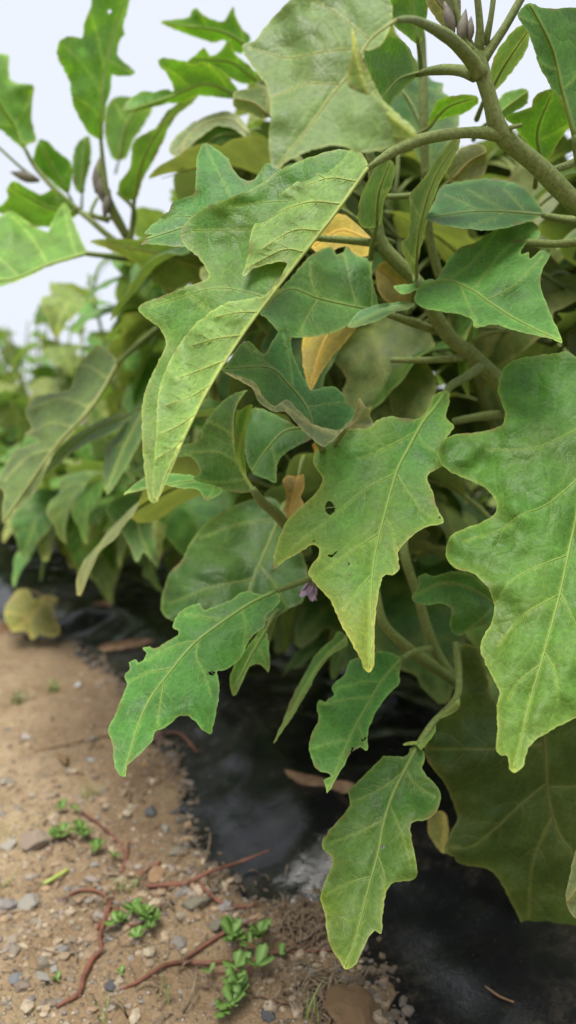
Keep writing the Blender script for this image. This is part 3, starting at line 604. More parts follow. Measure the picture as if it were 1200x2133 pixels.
# --- crinkled leaf in the shade of the big one
TL(mid0, [(857, 1245, 1), (872, 1220), (872, 1202), (885, 1195), (905, 1200), (940, 1190), (980, 1197), (1015, 1225), (1040, 1250), (1045, 1285), (1010, 1302), (980, 1312), (955, 1326, 1), (940, 1312), (937, 1295), (940, 1270), (920, 1257), (890, 1260), (865, 1255)], [(1040, 1265), (980, 1225), (920, 1215), (862, 1243)], .64, .60, (.075, .14, .06), seed=35, wave=.016, relief=1.8)
# --- upper right group
TL(near, [(1078, 32, 1), (1102, 5), (1125, 15), (1160, 18), (1210, 20), (1255, 80, 1), (1245, 180), (1222, 240), (1198, 285), (1190, 262), (1175, 215), (1150, 185), (1125, 140), (1118, 125, 1), (1110, 95), (1095, 60)], [(1196, 282), (1172, 190), (1150, 100), (1105, 10)], .50, .47, (.085, .15, .035), side=.03, seed=36, under=True, wave=.006, petiole=[(1196, 280, .5, 6), (1203, 330, .51, 8), (1215, 380, .52, 9)], midr=(5.5, 1.5))
TL(near, [(1108, 222), (1110, 205), (1130, 190), (1155, 185, 1), (1170, 200), (1180, 230), (1186, 260, 1), (1165, 295), (1140, 332), (1120, 322), (1100, 302), (1070, 262), (1052, 245), (1080, 232)], [(1125, 325), (1120, 270), (1150, 195)], .64, .60, (.10, .18, .035), seed=37, side=.02, under=True)
TL(near, [(890, 272), (895, 245), (910, 212), (940, 200), (985, 197), (997, 212), (970, 235), (930, 245), (905, 255)], [(895, 265), (930, 225), (985, 205)], .66, .64, (.12, .2, .045), seed=38, side=.02, under=True)
TL(near, [(1035, 215), (1050, 195), (1080, 185), (1100, 188, 1), (1098, 215), (1075, 232), (1045, 250), (1020, 255)], [(1025, 250), (1060, 220), (1098, 192)], .70, .68, (.13, .21, .05), seed=39, under=True)
TL(near, [(757, 108), (795, 85), (815, 72), (845, 90, 1), (860, 115), (871, 150), (855, 172), (825, 200), (805, 226), (790, 216), (775, 170)], [(870, 152), (830, 165), (800, 200), (792, 218)], .53, .50, (.085, .15, .05), seed=40, side=-.05, under=True, petiole=[(868, 156, .53, 5), (885, 150, .525, 8), (920, 145, .51, 10), (960, 147, .495, 11), (990, 158, .485, 13)])
TL(near, [(1022, 145), (1040, 100), (1080, 55), (1103, 60, 1), (1100, 95), (1085, 125), (1045, 175), (1022, 192)], [(1025, 185), (1055, 130), (1100, 65)], .58, .54, (.12, .17, .09), seed=41, side=.03, under=True)
TL(near, [(818, -20), (890, -20), (884, 60), (872, 92), (842, 72), (815, 42)], [(870, 85), (855, -20)], .60, .58, (.11, .18, .055), seed=42, under=True)
TL(near, [(890, -20), (950, -20), (960, 20), (955, 50), (930, 60), (905, 35), (890, 10)], [(950, 50), (900, -10)], .52, .5, (.13, .13, .1), seed=43, under=True)
TL(near, [(750, 470), (748, 420), (770, 370), (800, 330), (822, 345), (815, 390, 1), (800, 420), (790, 470)], [(785, 465), (790, 400), (812, 340)], .56, .53, (.11, .16, .09), seed=44, side=.03, under=True)
TL(near, [(930, 350), (960, 310), (1000, 300), (1015, 320), (1010, 360), (985, 375), (940, 378)], [(945, 372), (980, 335), (1012, 318)], .68, .66, (.15, .17, .05), seed=45, under=True)

# --- left branch against the sky
o = TL(left1, [(210, 290), (183, 275), (155, 225), (148, 195), (145, 170), (130, 140), (118, 110, 1), (125, 85), (145, 75), (172, 78), (175, 50, 1), (190, 10), (195, -40), (240, -70), (275, -30), (270, 0), (265, 25), (257, 55), (260, 70), (250, 85), (245, 115), (260, 130), (282, 150, 1), (272, 157), (245, 160), (234, 156), (230, 190), (220, 225), (213, 270)],
   [(210, 290), (212, 200), (222, 130), (240, 60), (270, -30)], .98, .95, (0.168, 0.275, 0.066), seed=50, side=.09, under=True, holes=[[(224, 22), (230, 20), (233, 25), (227, 29)]], veins=[[(212, 200), (185, 150), (135, 95)], [(218, 150), (205, 80), (185, 20)], [(225, 125), (250, 140), (275, 150)], [(210, 245), (185, 220), (160, 205)]], wave=.02,
   petiole=[(210, 290, .98, 4), (216, 350, .99, 5), (225, 410, 1.0, 7), (262, 490, 1.03, 10)], midr=(5, 1.5))
TL(left1, [(0, 112), (18, 118), (20, 160), (35, 172), (60, 175), (72, 182, 1), (68, 210), (66, 250), (76, 290, 1), (60, 300), (48, 308), (30, 295), (0, 270), (-40, 250, 1), (-60, 180), (-30, 120)], [(50, 308), (30, 262), (0, 215), (-30, 130)], 1.05, 1.02, (0.168, 0.275, 0.066), seed=51, side=.05, under=True, wave=.02, petiole=[(50, 306, 1.05, 4), (75, 350, 1.06, 5), (120, 400, 1.06, 6), (165, 440, 1.06, 7)])
TL(left1, [(180, 528), (172, 505), (155, 465), (142, 430), (132, 422, 1), (120, 440), (107, 465), (100, 482), (80, 475), (55, 460), (30, 442), (18, 438, 1), (0, 452), (-40, 480), (-60, 540), (-40, 590), (0, 596), (50, 580), (100, 556), (150, 540)], [(180, 528), (100, 552), (30, 580), (-40, 586)], .95, .90, (0.180, 0.281, 0.077), seed=52, side=.08, under=True, wave=.02,
   veins=[[(160, 534), (145, 485), (132, 430)], [(100, 552), (70, 500), (25, 450)], [(40, 576), (0, 540), (-40, 520)]], petiole=[(178, 528, .95, 5), (220, 533, .97, 6), (280, 540, 1.02, 8)])
TL(left1, [(-10, 440), (15, 415), (15, 390), (30, 377, 1), (55, 390), (85, 405), (110, 395, 1), (140, 415), (166, 440), (150, 456), (120, 470), (70, 472), (40, 452)], [(164, 442), (100, 432), (20, 390)], 1.06, 1.0, (0.144, 0.250, 0.066), seed=53, side=-.05, under=True, wave=.02, petiole=[(164, 442, 1.06, 4), (200, 452, 1.05, 5), (225, 460, 1.04, 5)])
TL(left1, [(258, 235, 1), (267, 210), (295, 190), (320, 192), (345, 185), (360, 190), (360, 180), (345, 150), (328, 130, 1), (340, 120), (370, 125), (400, 132), (430, 130, 1), (460, 145), (480, 165), (500, 200), (470, 205), (415, 200), (380, 215), (350, 215), (310, 225)], [(500, 200), (430, 175), (360, 200), (262, 233)], .93, .90, (0.138, 0.237, 0.055), seed=54, side=-.04, under=True, wave=.025)
TL(left1, [(390, 132), (410, 112), (426, 99, 1), (440, 117), (460, 105), (478, 82, 1), (492, 115), (525, 140), (538, 170), (500, 172), (450, 145)], [(535, 168), (480, 130), (400, 122)], .98, .95, (0.144, 0.237, 0.066), seed=55, side=-.03, under=True, wave=.02)
TL(left1, [(334, 47, 1), (350, 42), (390, 37), (400, 22), (410, 16, 1), (425, 32), (450, 42), (465, 45), (480, 20), (486, 14, 1), (492, 35), (505, 60), (522, 80), (506, 110), (487, 107), (470, 85), (440, 88), (400, 75), (360, 60)], [(515, 95), (460, 65), (340, 48)], 1.0, .96, (0.132, 0.237, 0.044), seed=56, side=-.03, under=True, wave=.02)
TL(left1, [(278, 418), (250, 410), (248, 380), (270, 350), (277, 300), (290, 285), (325, 265), (345, 235), (380, 210), (415, 195), (400, 215), (370, 240), (350, 270), (340, 295), (320, 335), (300, 370), (285, 415)], [(280, 418), (300, 330), (345, 255), (412, 198)], 1.0, .97, (0.156, 0.237, 0.077), seed=57, side=.05, under=True, wave=.015, petiole=[(280, 416, 1.0, 4), (276, 460, 1.02, 5), (272, 500, 1.03, 6)])
TL(left1, [(352, 315), (365, 285), (400, 258), (435, 240), (475, 232), (506, 250), (522, 282), (512, 286), (486, 268), (455, 262), (422, 282), (402, 298), (375, 328, 1)], [(518, 280), (480, 248), (420, 262), (362, 320)], .90, .87, (0.180, 0.225, 0.110), seed=58, side=-.03, wave=.01, petiole=[(516, 278, .9, 5), (526, 310, .91, 5), (530, 360, .93, 6)])
TL(left1, [(385, 345), (400, 300), (425, 280), (455, 258), (490, 264), (512, 282), (490, 292), (455, 302), (420, 325)], [(508, 280), (450, 285), (392, 340)], .92, .9, (0.072, 0.125, 0.033), seed=59, under=True)
TL(left1, [(70, 330), (80, 295, 1), (95, 292), (120, 315), (148, 340, 1), (150, 375), (140, 402), (110, 380), (80, 352)], [(140, 400), (110, 350), (84, 298)], 1.1, 1.06, (0.120, 0.225, 0.044), seed=60, under=True)
TL(left1, [(485, 210), (490, 190), (520, 185), (555, 180, 1), (562, 215), (560, 245), (540, 245), (510, 232), (490, 225)], [(558, 240), (530, 215), (490, 205)], .80, .78, (0.156, 0.200, 0.088), seed=61, under=True)
TL(left1, [(152, 330), (160, 300), (185, 285), (190, 330), (178, 380), (170, 405), (152, 380)], [(172, 400), (175, 340), (180, 290)], 1.15, 1.12, (0.132, 0.213, 0.077), seed=62, under=True)
TL(left1, [(220, 230), (235, 205, 1), (270, 202), (300, 225), (318, 225, 1), (300, 260), (275, 300), (262, 330), (235, 330), (218, 280)], [(250, 330), (260, 270), (290, 220)], 1.3, 1.25, (0.180, 0.275, 0.110), seed=63, under=True)
TL(left1, [(190, 505), (215, 498), (290, 498), (350, 505), (430, 545), (433, 580), (400, 590), (350, 605), (300, 560), (240, 525)], [(430, 560), (330, 530), (200, 505)], .96, .93, (0.168, 0.225, 0.077), seed=64, under=True, side=-.03)
# --- left-hand leaf hanging in the shade and its neighbour
TL(left1, [(245, 755), (225, 730), (200, 720), (175, 745), (160, 765, 1), (145, 810), (100, 820), (70, 828), (52, 858, 1), (65, 890), (52, 905), (80, 920), (30, 940), (0, 990), (-12, 1010, 1), (8, 1025), (5, 1060), (8, 1088), (40, 1060), (80, 1015), (115, 940), (150, 905), (175, 865), (200, 830), (240, 785)], [(245, 758), (190, 850), (120, 925), (60, 1010), (8, 1086)], .98, .90, (.125, .165, .06), seed=65, side=.05, under=True, relief=2.2, wave=.02,
   veins=[[(225, 790), (190, 765), (170, 760)], [(190, 850), (130, 830), (65, 850)], [(150, 890), (110, 880), (65, 900)], [(110, 935), (60, 950), (10, 1000)]], petiole=[(245, 756, .98, 5), (290, 715, 1.0, 6), (328, 683, 1.02, 6)])
TL(left1, [(80, 1000), (110, 950), (150, 910), (200, 880), (250, 860), (270, 870), (240, 900), (180, 925), (130, 960), (95, 990)], [(265, 866), (180, 905), (85, 995)], 1.02, .97, (.14, .2, .09), seed=66, side=-.03)
TL(left1, [(220, 935, 1), (240, 910), (280, 860), (300, 855), (300, 900), (270, 960), (240, 1010), (222, 1030, 1), (215, 990)], [(298, 860), (255, 940), (222, 1025)], 1.0, .96, (.12, .18, .075), seed=67, side=.04)
TL(left1, [(220, 1060), (260, 1030), (320, 1020), (335, 1070), (318, 1090), (330, 1180, 1), (300, 1150), (285, 1170, 1), (260, 1120)], [(300, 1020), (290, 1100), (320, 1175)], 1.05, .98, (.08, .14, .05), seed=68)
# --- yellowish star-shaped leaf resting low at the far edge of the path
TL(left1, [(8, 1275, 1), (30, 1235), (55, 1225, 1), (70, 1247), (100, 1240), (120, 1247, 1), (107, 1275), (122, 1300), (125, 1320, 1), (105, 1327), (85, 1322), (65, 1332, 1), (55, 1315), (30, 1315), (20, 1307)], [(100, 1244), (70, 1280), (30, 1312)], 1.74, 1.63, (.24, .22, .085), seed=69, side=.03, yel=.4, step=5, midr=(3, 1))

# --- branches of the near plant and the two behind it
bN, b0, b1 = near.location, mid0.location, left1.location
V, Fc = join([world_tube([(*bN, .014), (bN.x - .02, bN.y + .0, .2, .0125), (bN.x - .09, bN.y - .02, .42, .011), (*P(1290, 500, .54), .0075), (*P(1200, 425, .525), .0066), (*P(1120, 345, .51), .0062), (*P(1046, 280, .495), .0058), (*P(1020, 205, .485), .005), (*P(1000, 135, .48), .0052), (*P(990, 100, .478), .0046)], 10, .006, .12)] +
   [pix_tube(k, 8) for k in (
    [(998, 135, .48, 14), (1020, 103, .478, 11), (1050, 60, .475, 9), (1095, -20, .47, 8)], [(996, 110, .478, 13), (1000, 60, .47, 8), (992, -30, .46, 7)], [(985, 110, .478, 12), (965, 85, .475, 9), (955, 40, .47, 7), (940, -20, .465, 6)],
    [(1010, 95, .478, 9), (1022, 40, .47, 6), (1030, -20, .465, 6)], [(1046, 278, .495, 7), (1066, 265, .49, 5), (1088, 260, .488, 4)], [(1215, 330, .54, 9), (1180, 345, .535, 8), (1150, 355, .53, 7), (1120, 370, .53, 5)],
    [(1240, 500, .56, 9), (1160, 508, .57, 8), (1090, 505, .6, 7), (1020, 510, .63, 6)])])
mesh_obj('stem', V, Fc, M_STEM, near)
V, Fc = join([world_tube([(*b0, .013), (b0.x + .0, b0.y - .03, .15, .012), (*P(1090, 1000, .80), .0095), (*P(1060, 840, .71), .0085), (*P(1010, 765, .675), .0075), (*P(940, 705, .66), .0065), (*P(905, 655, .65), .0062), (*P(870, 590, .64), .006), (*P(800, 515, .625), .0055), (*P(785, 450, .615), .0042), (*P(775, 360, .60), .0036), (*P(768, 300, .59), .003)], 9, .007, .12)] +
   [pix_tube(k, 8) for k in (
    [(795, 508, .625, 10), (740, 502, .62, 8), (690, 498, .615, 7), (645, 495, .61, 6)], [(785, 498, .622, 7), (755, 468, .61, 6), (725, 445, .6, 5), (700, 430, .595, 4)], [(970, 745, .665, 8), (900, 750, .68, 7), (815, 750, .7, 6)],
    [(985, 712, .66, 6), (1010, 697, .65, 5), (1060, 688, .63, 4)], [(1060, 862, .72, 10), (1000, 868, .71, 9), (945, 878, .7, 7)],
    [(1010, 1490, .86, 12), (950, 1420, .77, 12), (905, 1350, .74, 11), (870, 1240, .72, 10), (842, 1150, .71, 10), (850, 1080, .74, 8), (880, 1000, .78, 7)], [(955, 1425, .77, 12), (900, 1385, .73, 12), (850, 1350, .7, 12), (800, 1300, .68, 11), (785, 1240, .68, 9), (780, 1170, .7, 8)],
    [(955, 1345, .665, 8), (960, 1395, .69, 8), (960, 1440, .75, 8)], [(886, 370, .72, 9), (883, 240, .70, 10), (880, 120, .69, 9), (875, 60, .68, 8), (850, 20, .67, 7)], [(886, 370, .72, 9), (900, 520, .76, 10), (960, 700, .82, 11), (1030, 900, .9, 12)],
    [(800, 410, .66, 6), (850, 408, .67, 6), (885, 400, .72, 7)])] +
   [world_tube([(*b0, .012), (*P(1030, 1560, .93), .0105), (*P(1010, 1490, .86), .009)], 8, .01)])
mesh_obj('stem', V, Fc, M_STEM, mid0)
V, Fc = join([world_tube([(*b1, .013), (b1.x - .03, b1.y - .05, .25, .012), (*P(470, 900, 1.3), .0095), (*P(400, 690, 1.15), .008), (*P(350, 598, 1.08), .0075), (*P(300, 545, 1.05), .007), (*P(262, 490, 1.03), .006), (*P(232, 440, 1.01), .005), (*P(215, 390, 1.0), .004), (*P(205, 340, .99), .003)], 8, .012, .1)] +
   [pix_tube(k, 7) for k in ([(265, 520, 1.03, 7), (225, 490, 1.04, 7), (185, 455, 1.05, 6), (165, 440, 1.06, 5)], [(232, 455, 1.02, 4), (200, 450, 1.03, 4), (190, 440, 1.03, 4), (203, 412, 1.04, 3)], [(268, 500, 1.03, 6), (280, 440, 1.02, 5), (245, 400, 1.01, 4)], [(80, 375, 1.06, 4), (45, 350, 1.07, 3), (-10, 300, 1.08, 3)],
    [(530, 360, .93, 6), (540, 420, .98, 7), (560, 520, 1.1, 8), (590, 700, 1.25, 9)])])
mesh_obj('stem', V, Fc, M_STEM, left1)

# --- buds and one withered flower
def flower(parent, px, py, d, size, hang=True, n=5):
    c = P(px, py, d); parts = []; dn = Vector((-.35, 0, -1 if hang else 1)).normalized()
    a0 = dn.orthogonal().normalized(); a1 = dn.cross(a0)
    for k in range(n):
        an = 2 * math.pi * k / n; rd = a0 * math.cos(an) + a1 * math.sin(an); sd_ = dn.cross(rd); V = []; Fc = []
        for i in range(6):
            t = i / 5; wd = size * .32 * math.sin(math.pi * (.12 + .8 * t)) ; q = c + dn * size * (t * .9) + rd * size * (.1 + .35 * t * t)
            V += [q - sd_ * wd + rd * .1 * size * t, q + rd * -.02 * size, q + sd_ * wd + rd * .1 * size * t]
        for i in range(5):
            for j in range(2): a = i * 3 + j; Fc.append((a, a + 1, a + 4, a + 3))
        parts.append((V, Fc))
    V, Fc = join(parts); f = mesh_obj('flower', V, Fc, M_PETAL, parent)
    V, Fc = tube([c - dn * size * .5, c - dn * size * .2, c + dn * size * .1, c + dn * size * .3], [size * .08, size * .2, size * .26, size * .12], 8); mesh_obj('calyx', V, Fc, M_BUD, f)
flower(mid0, 652, 1212, .63, .016)
def bud(parent, px, py, d, size, dx=0, dy=-1):
    c = P(px, py, d); e = P(px + dx * 30, py + dy * 30, d); dn = (e - c).normalized()
    V, Fc = tube([c + dn * size * t for t in (-.6, -.2, .1, .45, .8, 1.1)], [size * k for k in (.1, .24, .3, .26, .14, .03)], 8); b = mesh_obj('flower_bud', V, Fc, M_BUD, parent)
for q in ((962, 62, .47, .012, .2, -1), (938, 45, .47, .012, -.3, -1), (978, 70, .475, .010, .1, -1)): bud(near, *q)
for q in ((212, 395, 1.0, .03, -.2, -1), (205, 375, 1.0, .03, .1, -1), (222, 430, 1.0, .022, .2, -1), (60, 370, 1.06, .025, -1, -.3)): bud(left1, *q)

# ------------------------------------------------------------------ generic eggplant leaves (shared meshes) for the row behind
LEN = .20
def leaf_variant(k, th0, th1, lobes, wid, fold, wave, pet_rise, twist=0.0):
    rnd = random.Random(100 + k); pts_l, pts_r = [], []
    nn = 22
    for sidei, acc in ((1, pts_r), (-1, pts_l)):
        ph = rnd.uniform(-.12, .12); amp = rnd.uniform(.22, .36) * lobes
        for i in range(1, nn):
            t = i / nn
            w = wid * math.sin(math.pi * t ** .72) ** .75 * (1 - .25 * t)
            w *= 1 - amp * (.5 - .5 * math.cos(2 * math.pi * (3.1 * t + ph))) * (1 if t < .9 else .3)
            w *= 1 + .10 * noise.noise(Vector((t * 9, k * 3.3, sidei)))
            acc.append((sidei * w, t + .03 * math.sin(6.28 * 3.1 * t)))
    ol = np.array([(0, 0)] + pts_r + [(0, 1.02)] + pts_l[::-1])
    st = .042
    ol = closed_spline(ol, st)
    mid = np.array([(0, 0), (0, .33), (0, .66), (0, 1.0)])
    veins = [np.array([(0, t), (sg * wid * .42, t + .12), (sg * wid * .78, t + .26)]) for t in (.08, .26, .44, .62) for sg in (-1, 1)]
    vs, tris, bf = fill_outline(ol, st * 1.1, extra=np.concatenate([spline(q, st) for q in [mid] + veins]))
    # centre line bending in the vertical plane
    K = 24; cy, cz, ang = [0.0], [0.0], []
    for i in range(K + 1):
        a = th0 + (th1 - th0) * (i / K) ** .8; ang.append(a)
        if i < K: cy.append(cy[-1] + math.cos(a) / K); cz.append(cz[-1] + math.sin(a) / K)
    px, pz = -.42 * math.cos(pet_rise), -.42 * math.sin(pet_rise)
    verts = []
    dmid = np.abs(vs[:, 0]); dv = dmid.copy()
    for q in veins: dv = np.minimum(dv, poly_dist(vs, q))
    for (x, y), d in zip(vs, dv):
        f = min(max(y, 0), 1) * K; i = min(int(f), K - 1); g = f - i
        by = cy[i] + (cy[i + 1] - cy[i]) * g; bz = cz[i] + (cz[i + 1] - cz[i]) * g; a = ang[i] + (ang[i + 1] - ang[i]) * g
        h = fold * abs(x) + wave * (abs(x) / wid) ** 1.5 * noise.noise(Vector((x * 3 + k, y * 5, k * 2.2))) * 2 + .012 * min(d / .08, 1) + .05 * noise.noise(Vector((x * 2, y * 2.5, k * 5.0)))
        tw = twist * y; xr, hr = x * math.cos(tw) - h * math.sin(tw), x * math.sin(tw) + h * math.cos(tw)
        verts.append(Vector((xr, by - px - hr * math.sin(a), bz - pz + hr * math.cos(a))) * LEN)
    fs = []
    for t in tris:
        a, b, c = vs[t[0]], vs[t[1]], vs[t[2]]
        cr = (b[0] - a[0]) * (c[1] - a[1]) - (b[1] - a[1]) * (c[0] - a[0])
        fs.append((int(t[0]), int(t[1]), int(t[2])) if cr > 0 else (int(t[0]), int(t[2]), int(t[1])))
    attrs = {'vein': np.maximum(np.exp(-(dv / .012) ** 2) * .45, np.exp(-(dmid / .02) ** 2) * .8), 'edge': np.exp(-poly_dist(vs, ol, True) / .012), 'yel': np.clip([.35 * noise.noise(Vector((x * 4, y * 4, k))) for x, y in vs], 0, 1)}
    s = spline([(0, 0, 0, .014), (0, -px * .5, -pz * .62, .012), (0, -px, -pz, .011), (0, -px + cy[5], -pz + cz[5] - .004, .009), (0, -px + cy[14], -pz + cz[14] - .006, .006), (0, -px + cy[22], -pz + cz[22] - .006, .002)], .08)
    pv, pf = tube([q[:3] * LEN for q in s], [q[3] * LEN for q in s], 6)
    def build(nm, V, Fa, mats, idx, at):
        me = bpy.data.meshes.new(nm); me.from_pydata([tuple(v) for v in V], [], Fa); me.update(); me.polygons.foreach_set('use_smooth', [True] * len(me.polygons))
        for m_ in mats: me.materials.append(m_)
        if idx is not None: me.polygons.foreach_set('material_index', idx)
        if at:
            for a_, v_ in at.items(): set_attr(me, a_, v_)
        return me
    nv, nf, npv = len(verts), len(fs), len(pv)
    both = build('leaf', verts + pv, fs + [tuple(i + nv for i in f) for f in pf], [M_LEAF, M_STEM], [0] * nf + [1] * len(pf), {a_: np.concatenate([v_, np.zeros(npv)]) for a_, v_ in attrs.items()})
    return build('leaf', verts, fs, [M_LEAF], None, attrs), build('petiole', pv, pf, [M_STEM], None, None), both
VAR = []
for k, (a0, a1) in enumerate([(10, -75), (-5, -85), (25, -60), (0, -50), (-25, -95), (15, -100), (35, -40), (-40, -80), (50, 5), (65, 25), (75, 60), (40, -20)]):
    rnd = random.Random(k); VAR.append(leaf_variant(k, R(a0), R(a1), rnd.uniform(.7, 1.15), rnd.uniform(.33, .42), rnd.uniform(-.05, .35), rnd.uniform(.03, .08), R(max(a0, 5) + 18), rnd.uniform(-.5, .5)))
DROOP, UP = list(range(8)) + [11], [8, 9, 10, 11]

SKYLINE = [(-400, 640), (0, 640), (90, 590), (160, 540), (250, 470), (300, 400), (350, 330), (420, 270), (500, 200), (560, 0), (600, -100), (860, -100), (890, 90), (950, 250), (1060, 250), (1130, 190), (1160, 40), (1300, -50)]
def skyline(x): return float(np.interp(x, [a for a, b in SKYLINE], [b for a, b in SKYLINE]))
VERT_CACHE = {}
def variant_samples(k):
    if k not in VERT_CACHE:
        me = VAR[k][0]; st = max(1, len(me.vertices) // 30); VERT_CACHE[k] = [v.co.copy() for v in me.vertices][::st]
    return VERT_CACHE[k]
GREENS = [(.09, .16, .05), (.105, .175, .055), (.08, .145, .055), (.125, .185, .065), (.095, .17, .07), (.15, .195, .055), (.085, .15, .04), (.165, .205, .06)]
def grow(plant, rnd, n_leaves, height=1.0, spread=.34, min_depth=0.0, out_ok=False, with_stem=True, zmin=.06, tint=1.0, size=(.75, 1.3), check_sky=True, skirt=6, merged=False, no_out=False):
    """branches and leaves round the plant's base; leaves hang outward from the branches."""
    b = plant.location; parts = []; lines = []
    nb = rnd.randint(5, 7)
    for i in range(nb):
        az = 2 * math.pi * (i + rnd.uniform(-.3, .3)) / nb; rad = spread * rnd.uniform(.35, .85); hh = height * rnd.uniform(.72, .98)
        ca, sa = math.cos(az), math.sin(az)
        while check_sky and hh > .4:
            q = proj((b.x + ca * rad, b.y + sa * rad, b.z + hh))
            if not (-50 < q[0] < 1250) or q[1] > skyline(q[0]) + 40: break
            hh -= .03
        keys = [(b.x, b.y, b.z + .06, .009), (b.x + ca * rad * .3, b.y + sa * rad * .3, b.z + hh * .28, .0075), (b.x + ca * rad * .7, b.y + sa * rad * .7, b.z + hh * .62, .006), (b.x + ca * rad, b.y + sa * rad, b.z + hh, .003)]
        lines.append((spline(keys, .03), az)); parts.append(world_tube(keys, 6, .03))
    for i in range(skirt):
        az = 2 * math.pi * (i + rnd.uniform(-.3, .3)) / skirt; rad = spread * rnd.uniform(.7, 1.0); hh = rnd.uniform(.22, .42)
        ca, sa = math.cos(az), math.sin(az)
        keys = [(b.x, b.y, b.z + .06, .007), (b.x + ca * rad * .4, b.y + sa * rad * .4, b.z + hh * .6, .006), (b.x + ca * rad, b.y + sa * rad, b.z + hh, .003)]
        ln = spline(keys, .03); lines += [(ln[len(ln) // 3:], az)] * 2; parts.append(world_tube(keys, 6, .03))
    parts.append(world_tube([(b.x, b.y, b.z - .02, .012), (b.x, b.y, b.z + .04, .0115), (b.x + .004, b.y, b.z + .1, .010)], 7, .02))
    if with_stem: V, Fc = join(parts); mesh_obj('stem', V, Fc, M_STEM, plant)
    made = 0; tries = 0
    while made < n_leaves and tries < n_leaves * 8:
        tries += 1
        ln, az = rnd.choice(lines); t = rnd.random() ** .8; q = ln[int(t * (len(ln) - 1))]
        if q[2] < b.z + zmin: continue
        az2 = az + rnd.gauss(0, 1.0); top = (q[2] - b.z) / height
        k = rnd.choice(UP) if top > .8 and rnd.random() < .6 else rnd.choice(DROOP)
        sc = rnd.uniform(*size) * (1.0 if top < .75 else .8)
        mat = Matrix.Translation(Vector(q[:3])) @ Matrix.Rotation(az2 - math.pi / 2, 4, 'Z') @ Matrix.Rotation(rnd.gauss(0, .18), 4, 'X') @ Matrix.Rotation(rnd.gauss(0, .25), 4, 'Y') @ Matrix.Scale(sc, 4)
        ps = [mat @ c for c in variant_samples(k)]
        if min(p.z for p in ps) < .02 + bed(q[0], q[1])[0]: continue
        pr = [proj(p) for p in ps]
        vis = [p for p in pr if -20 < p[0] < 1220 and -20 < p[1] < 2150 and p[2] > 0]
        if vis and min(p[2] for p in vis) < min_depth: continue
        if check_sky and any(p[1] < skyline(p[0]) for p in vis): continue
        if plant in (near, mid0) and any(p[1] > 1410 and p[0] < 880 for p in vis): continue      # the film lies bare here
        if not vis and (no_out or (rnd.random() < .5 and not out_ok)): continue
        me, pe, both = VAR[k]
        o = bpy.data.objects.new('leaf', both if merged else me); COL.objects.link(o); o.parent = plant; o.matrix_parent_inverse = Matrix.Translation(-b); o.matrix_local = Matrix.Identity(4); o.matrix_basis = mat
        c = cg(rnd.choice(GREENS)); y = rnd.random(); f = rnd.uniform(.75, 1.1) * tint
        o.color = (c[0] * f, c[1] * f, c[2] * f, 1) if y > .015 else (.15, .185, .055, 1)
        made += 1
        if not merged: p = bpy.data.objects.new('petiole', pe); COL.objects.link(p); p.parent = o
rnd = random.Random(5)
grow(near, rnd, 60, 1.05, .36, tint=.68, min_depth=.70, with_stem=False, no_out=True, skirt=0)  # low tint paints inner-canopy shade into filler leaves of near and mid0
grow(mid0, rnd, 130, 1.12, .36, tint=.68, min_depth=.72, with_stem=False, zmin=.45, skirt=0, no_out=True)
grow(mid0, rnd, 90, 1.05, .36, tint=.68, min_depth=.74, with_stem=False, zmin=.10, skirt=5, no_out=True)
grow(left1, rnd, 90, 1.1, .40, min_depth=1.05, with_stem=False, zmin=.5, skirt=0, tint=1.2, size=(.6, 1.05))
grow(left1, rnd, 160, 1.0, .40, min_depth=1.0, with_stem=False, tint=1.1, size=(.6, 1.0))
ORD = ['first', 'second', 'third', 'fourth', 'fifth', 'sixth', 'seventh', 'eighth', 'ninth', 'tenth']
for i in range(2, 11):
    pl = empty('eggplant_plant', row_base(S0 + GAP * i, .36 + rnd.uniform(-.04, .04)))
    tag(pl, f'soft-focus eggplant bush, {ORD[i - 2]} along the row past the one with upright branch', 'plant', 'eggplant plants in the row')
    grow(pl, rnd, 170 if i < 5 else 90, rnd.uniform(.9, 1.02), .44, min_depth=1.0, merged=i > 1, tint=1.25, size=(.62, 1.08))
for i in range(-1, 7):
    pl = empty('eggplant_plant', row_base(S0 + .75 * i, 1.45 + rnd.uniform(-.05, .05)))
    tag(pl, 'eggplant bush of the second row, glimpsed through gaps between the nearer leaves', 'plant', 'eggplant plants in the row behind')
    grow(pl, rnd, 60, rnd.uniform(.85, .95), .45, min_depth=1.2, size=(.9, 1.4), merged=True)

# ------------------------------------------------------------------ things on the ground
def surf(x, y): return max(soil_z(x, y), film_z(x, y))
def G(px, py, lift=0.0):
    p = ground(px, py)
    for _ in range(4): p = ground(px, py, surf(p.x, p.y))
    return Vector((p.x, p.y, surf(p.x, p.y) + lift))
def rock_mesh(seed, sub=2, flat=.6):
    import bmesh
    bm = bmesh.new(); bmesh.ops.create_icosphere(bm, subdivisions=sub + 1, radius=.5)
    off = Vector((seed * 3.7, seed * 1.3, seed))
    for v in bm.verts:
        c = v.co.normalized(); k = 1 + .35 * noise.noise(c * 1.3 + off) + .16 * noise.noise(c * 3.1 + off)
        # a few planar cuts give broken faces
        q = c * .5 * k
        for j in range(7):
            nrm = Vector((noise.noise(off + Vector((j, 0, 0))), noise.noise(off + Vector((0, j, 5))), noise.noise(off + Vector((7, 0, j))))).normalized(); dd = q.dot(nrm) - .2
            if dd > 0: q -= nrm * dd * .95
        v.co = Vector((q.x, q.y, q.z * flat))
    me = bpy.data.meshes.new('pebble'); bm.to_mesh(me); bm.free(); me.materials.append(M_STONE); return me
ROCKS = [rock_mesh(i) for i in range(7)]
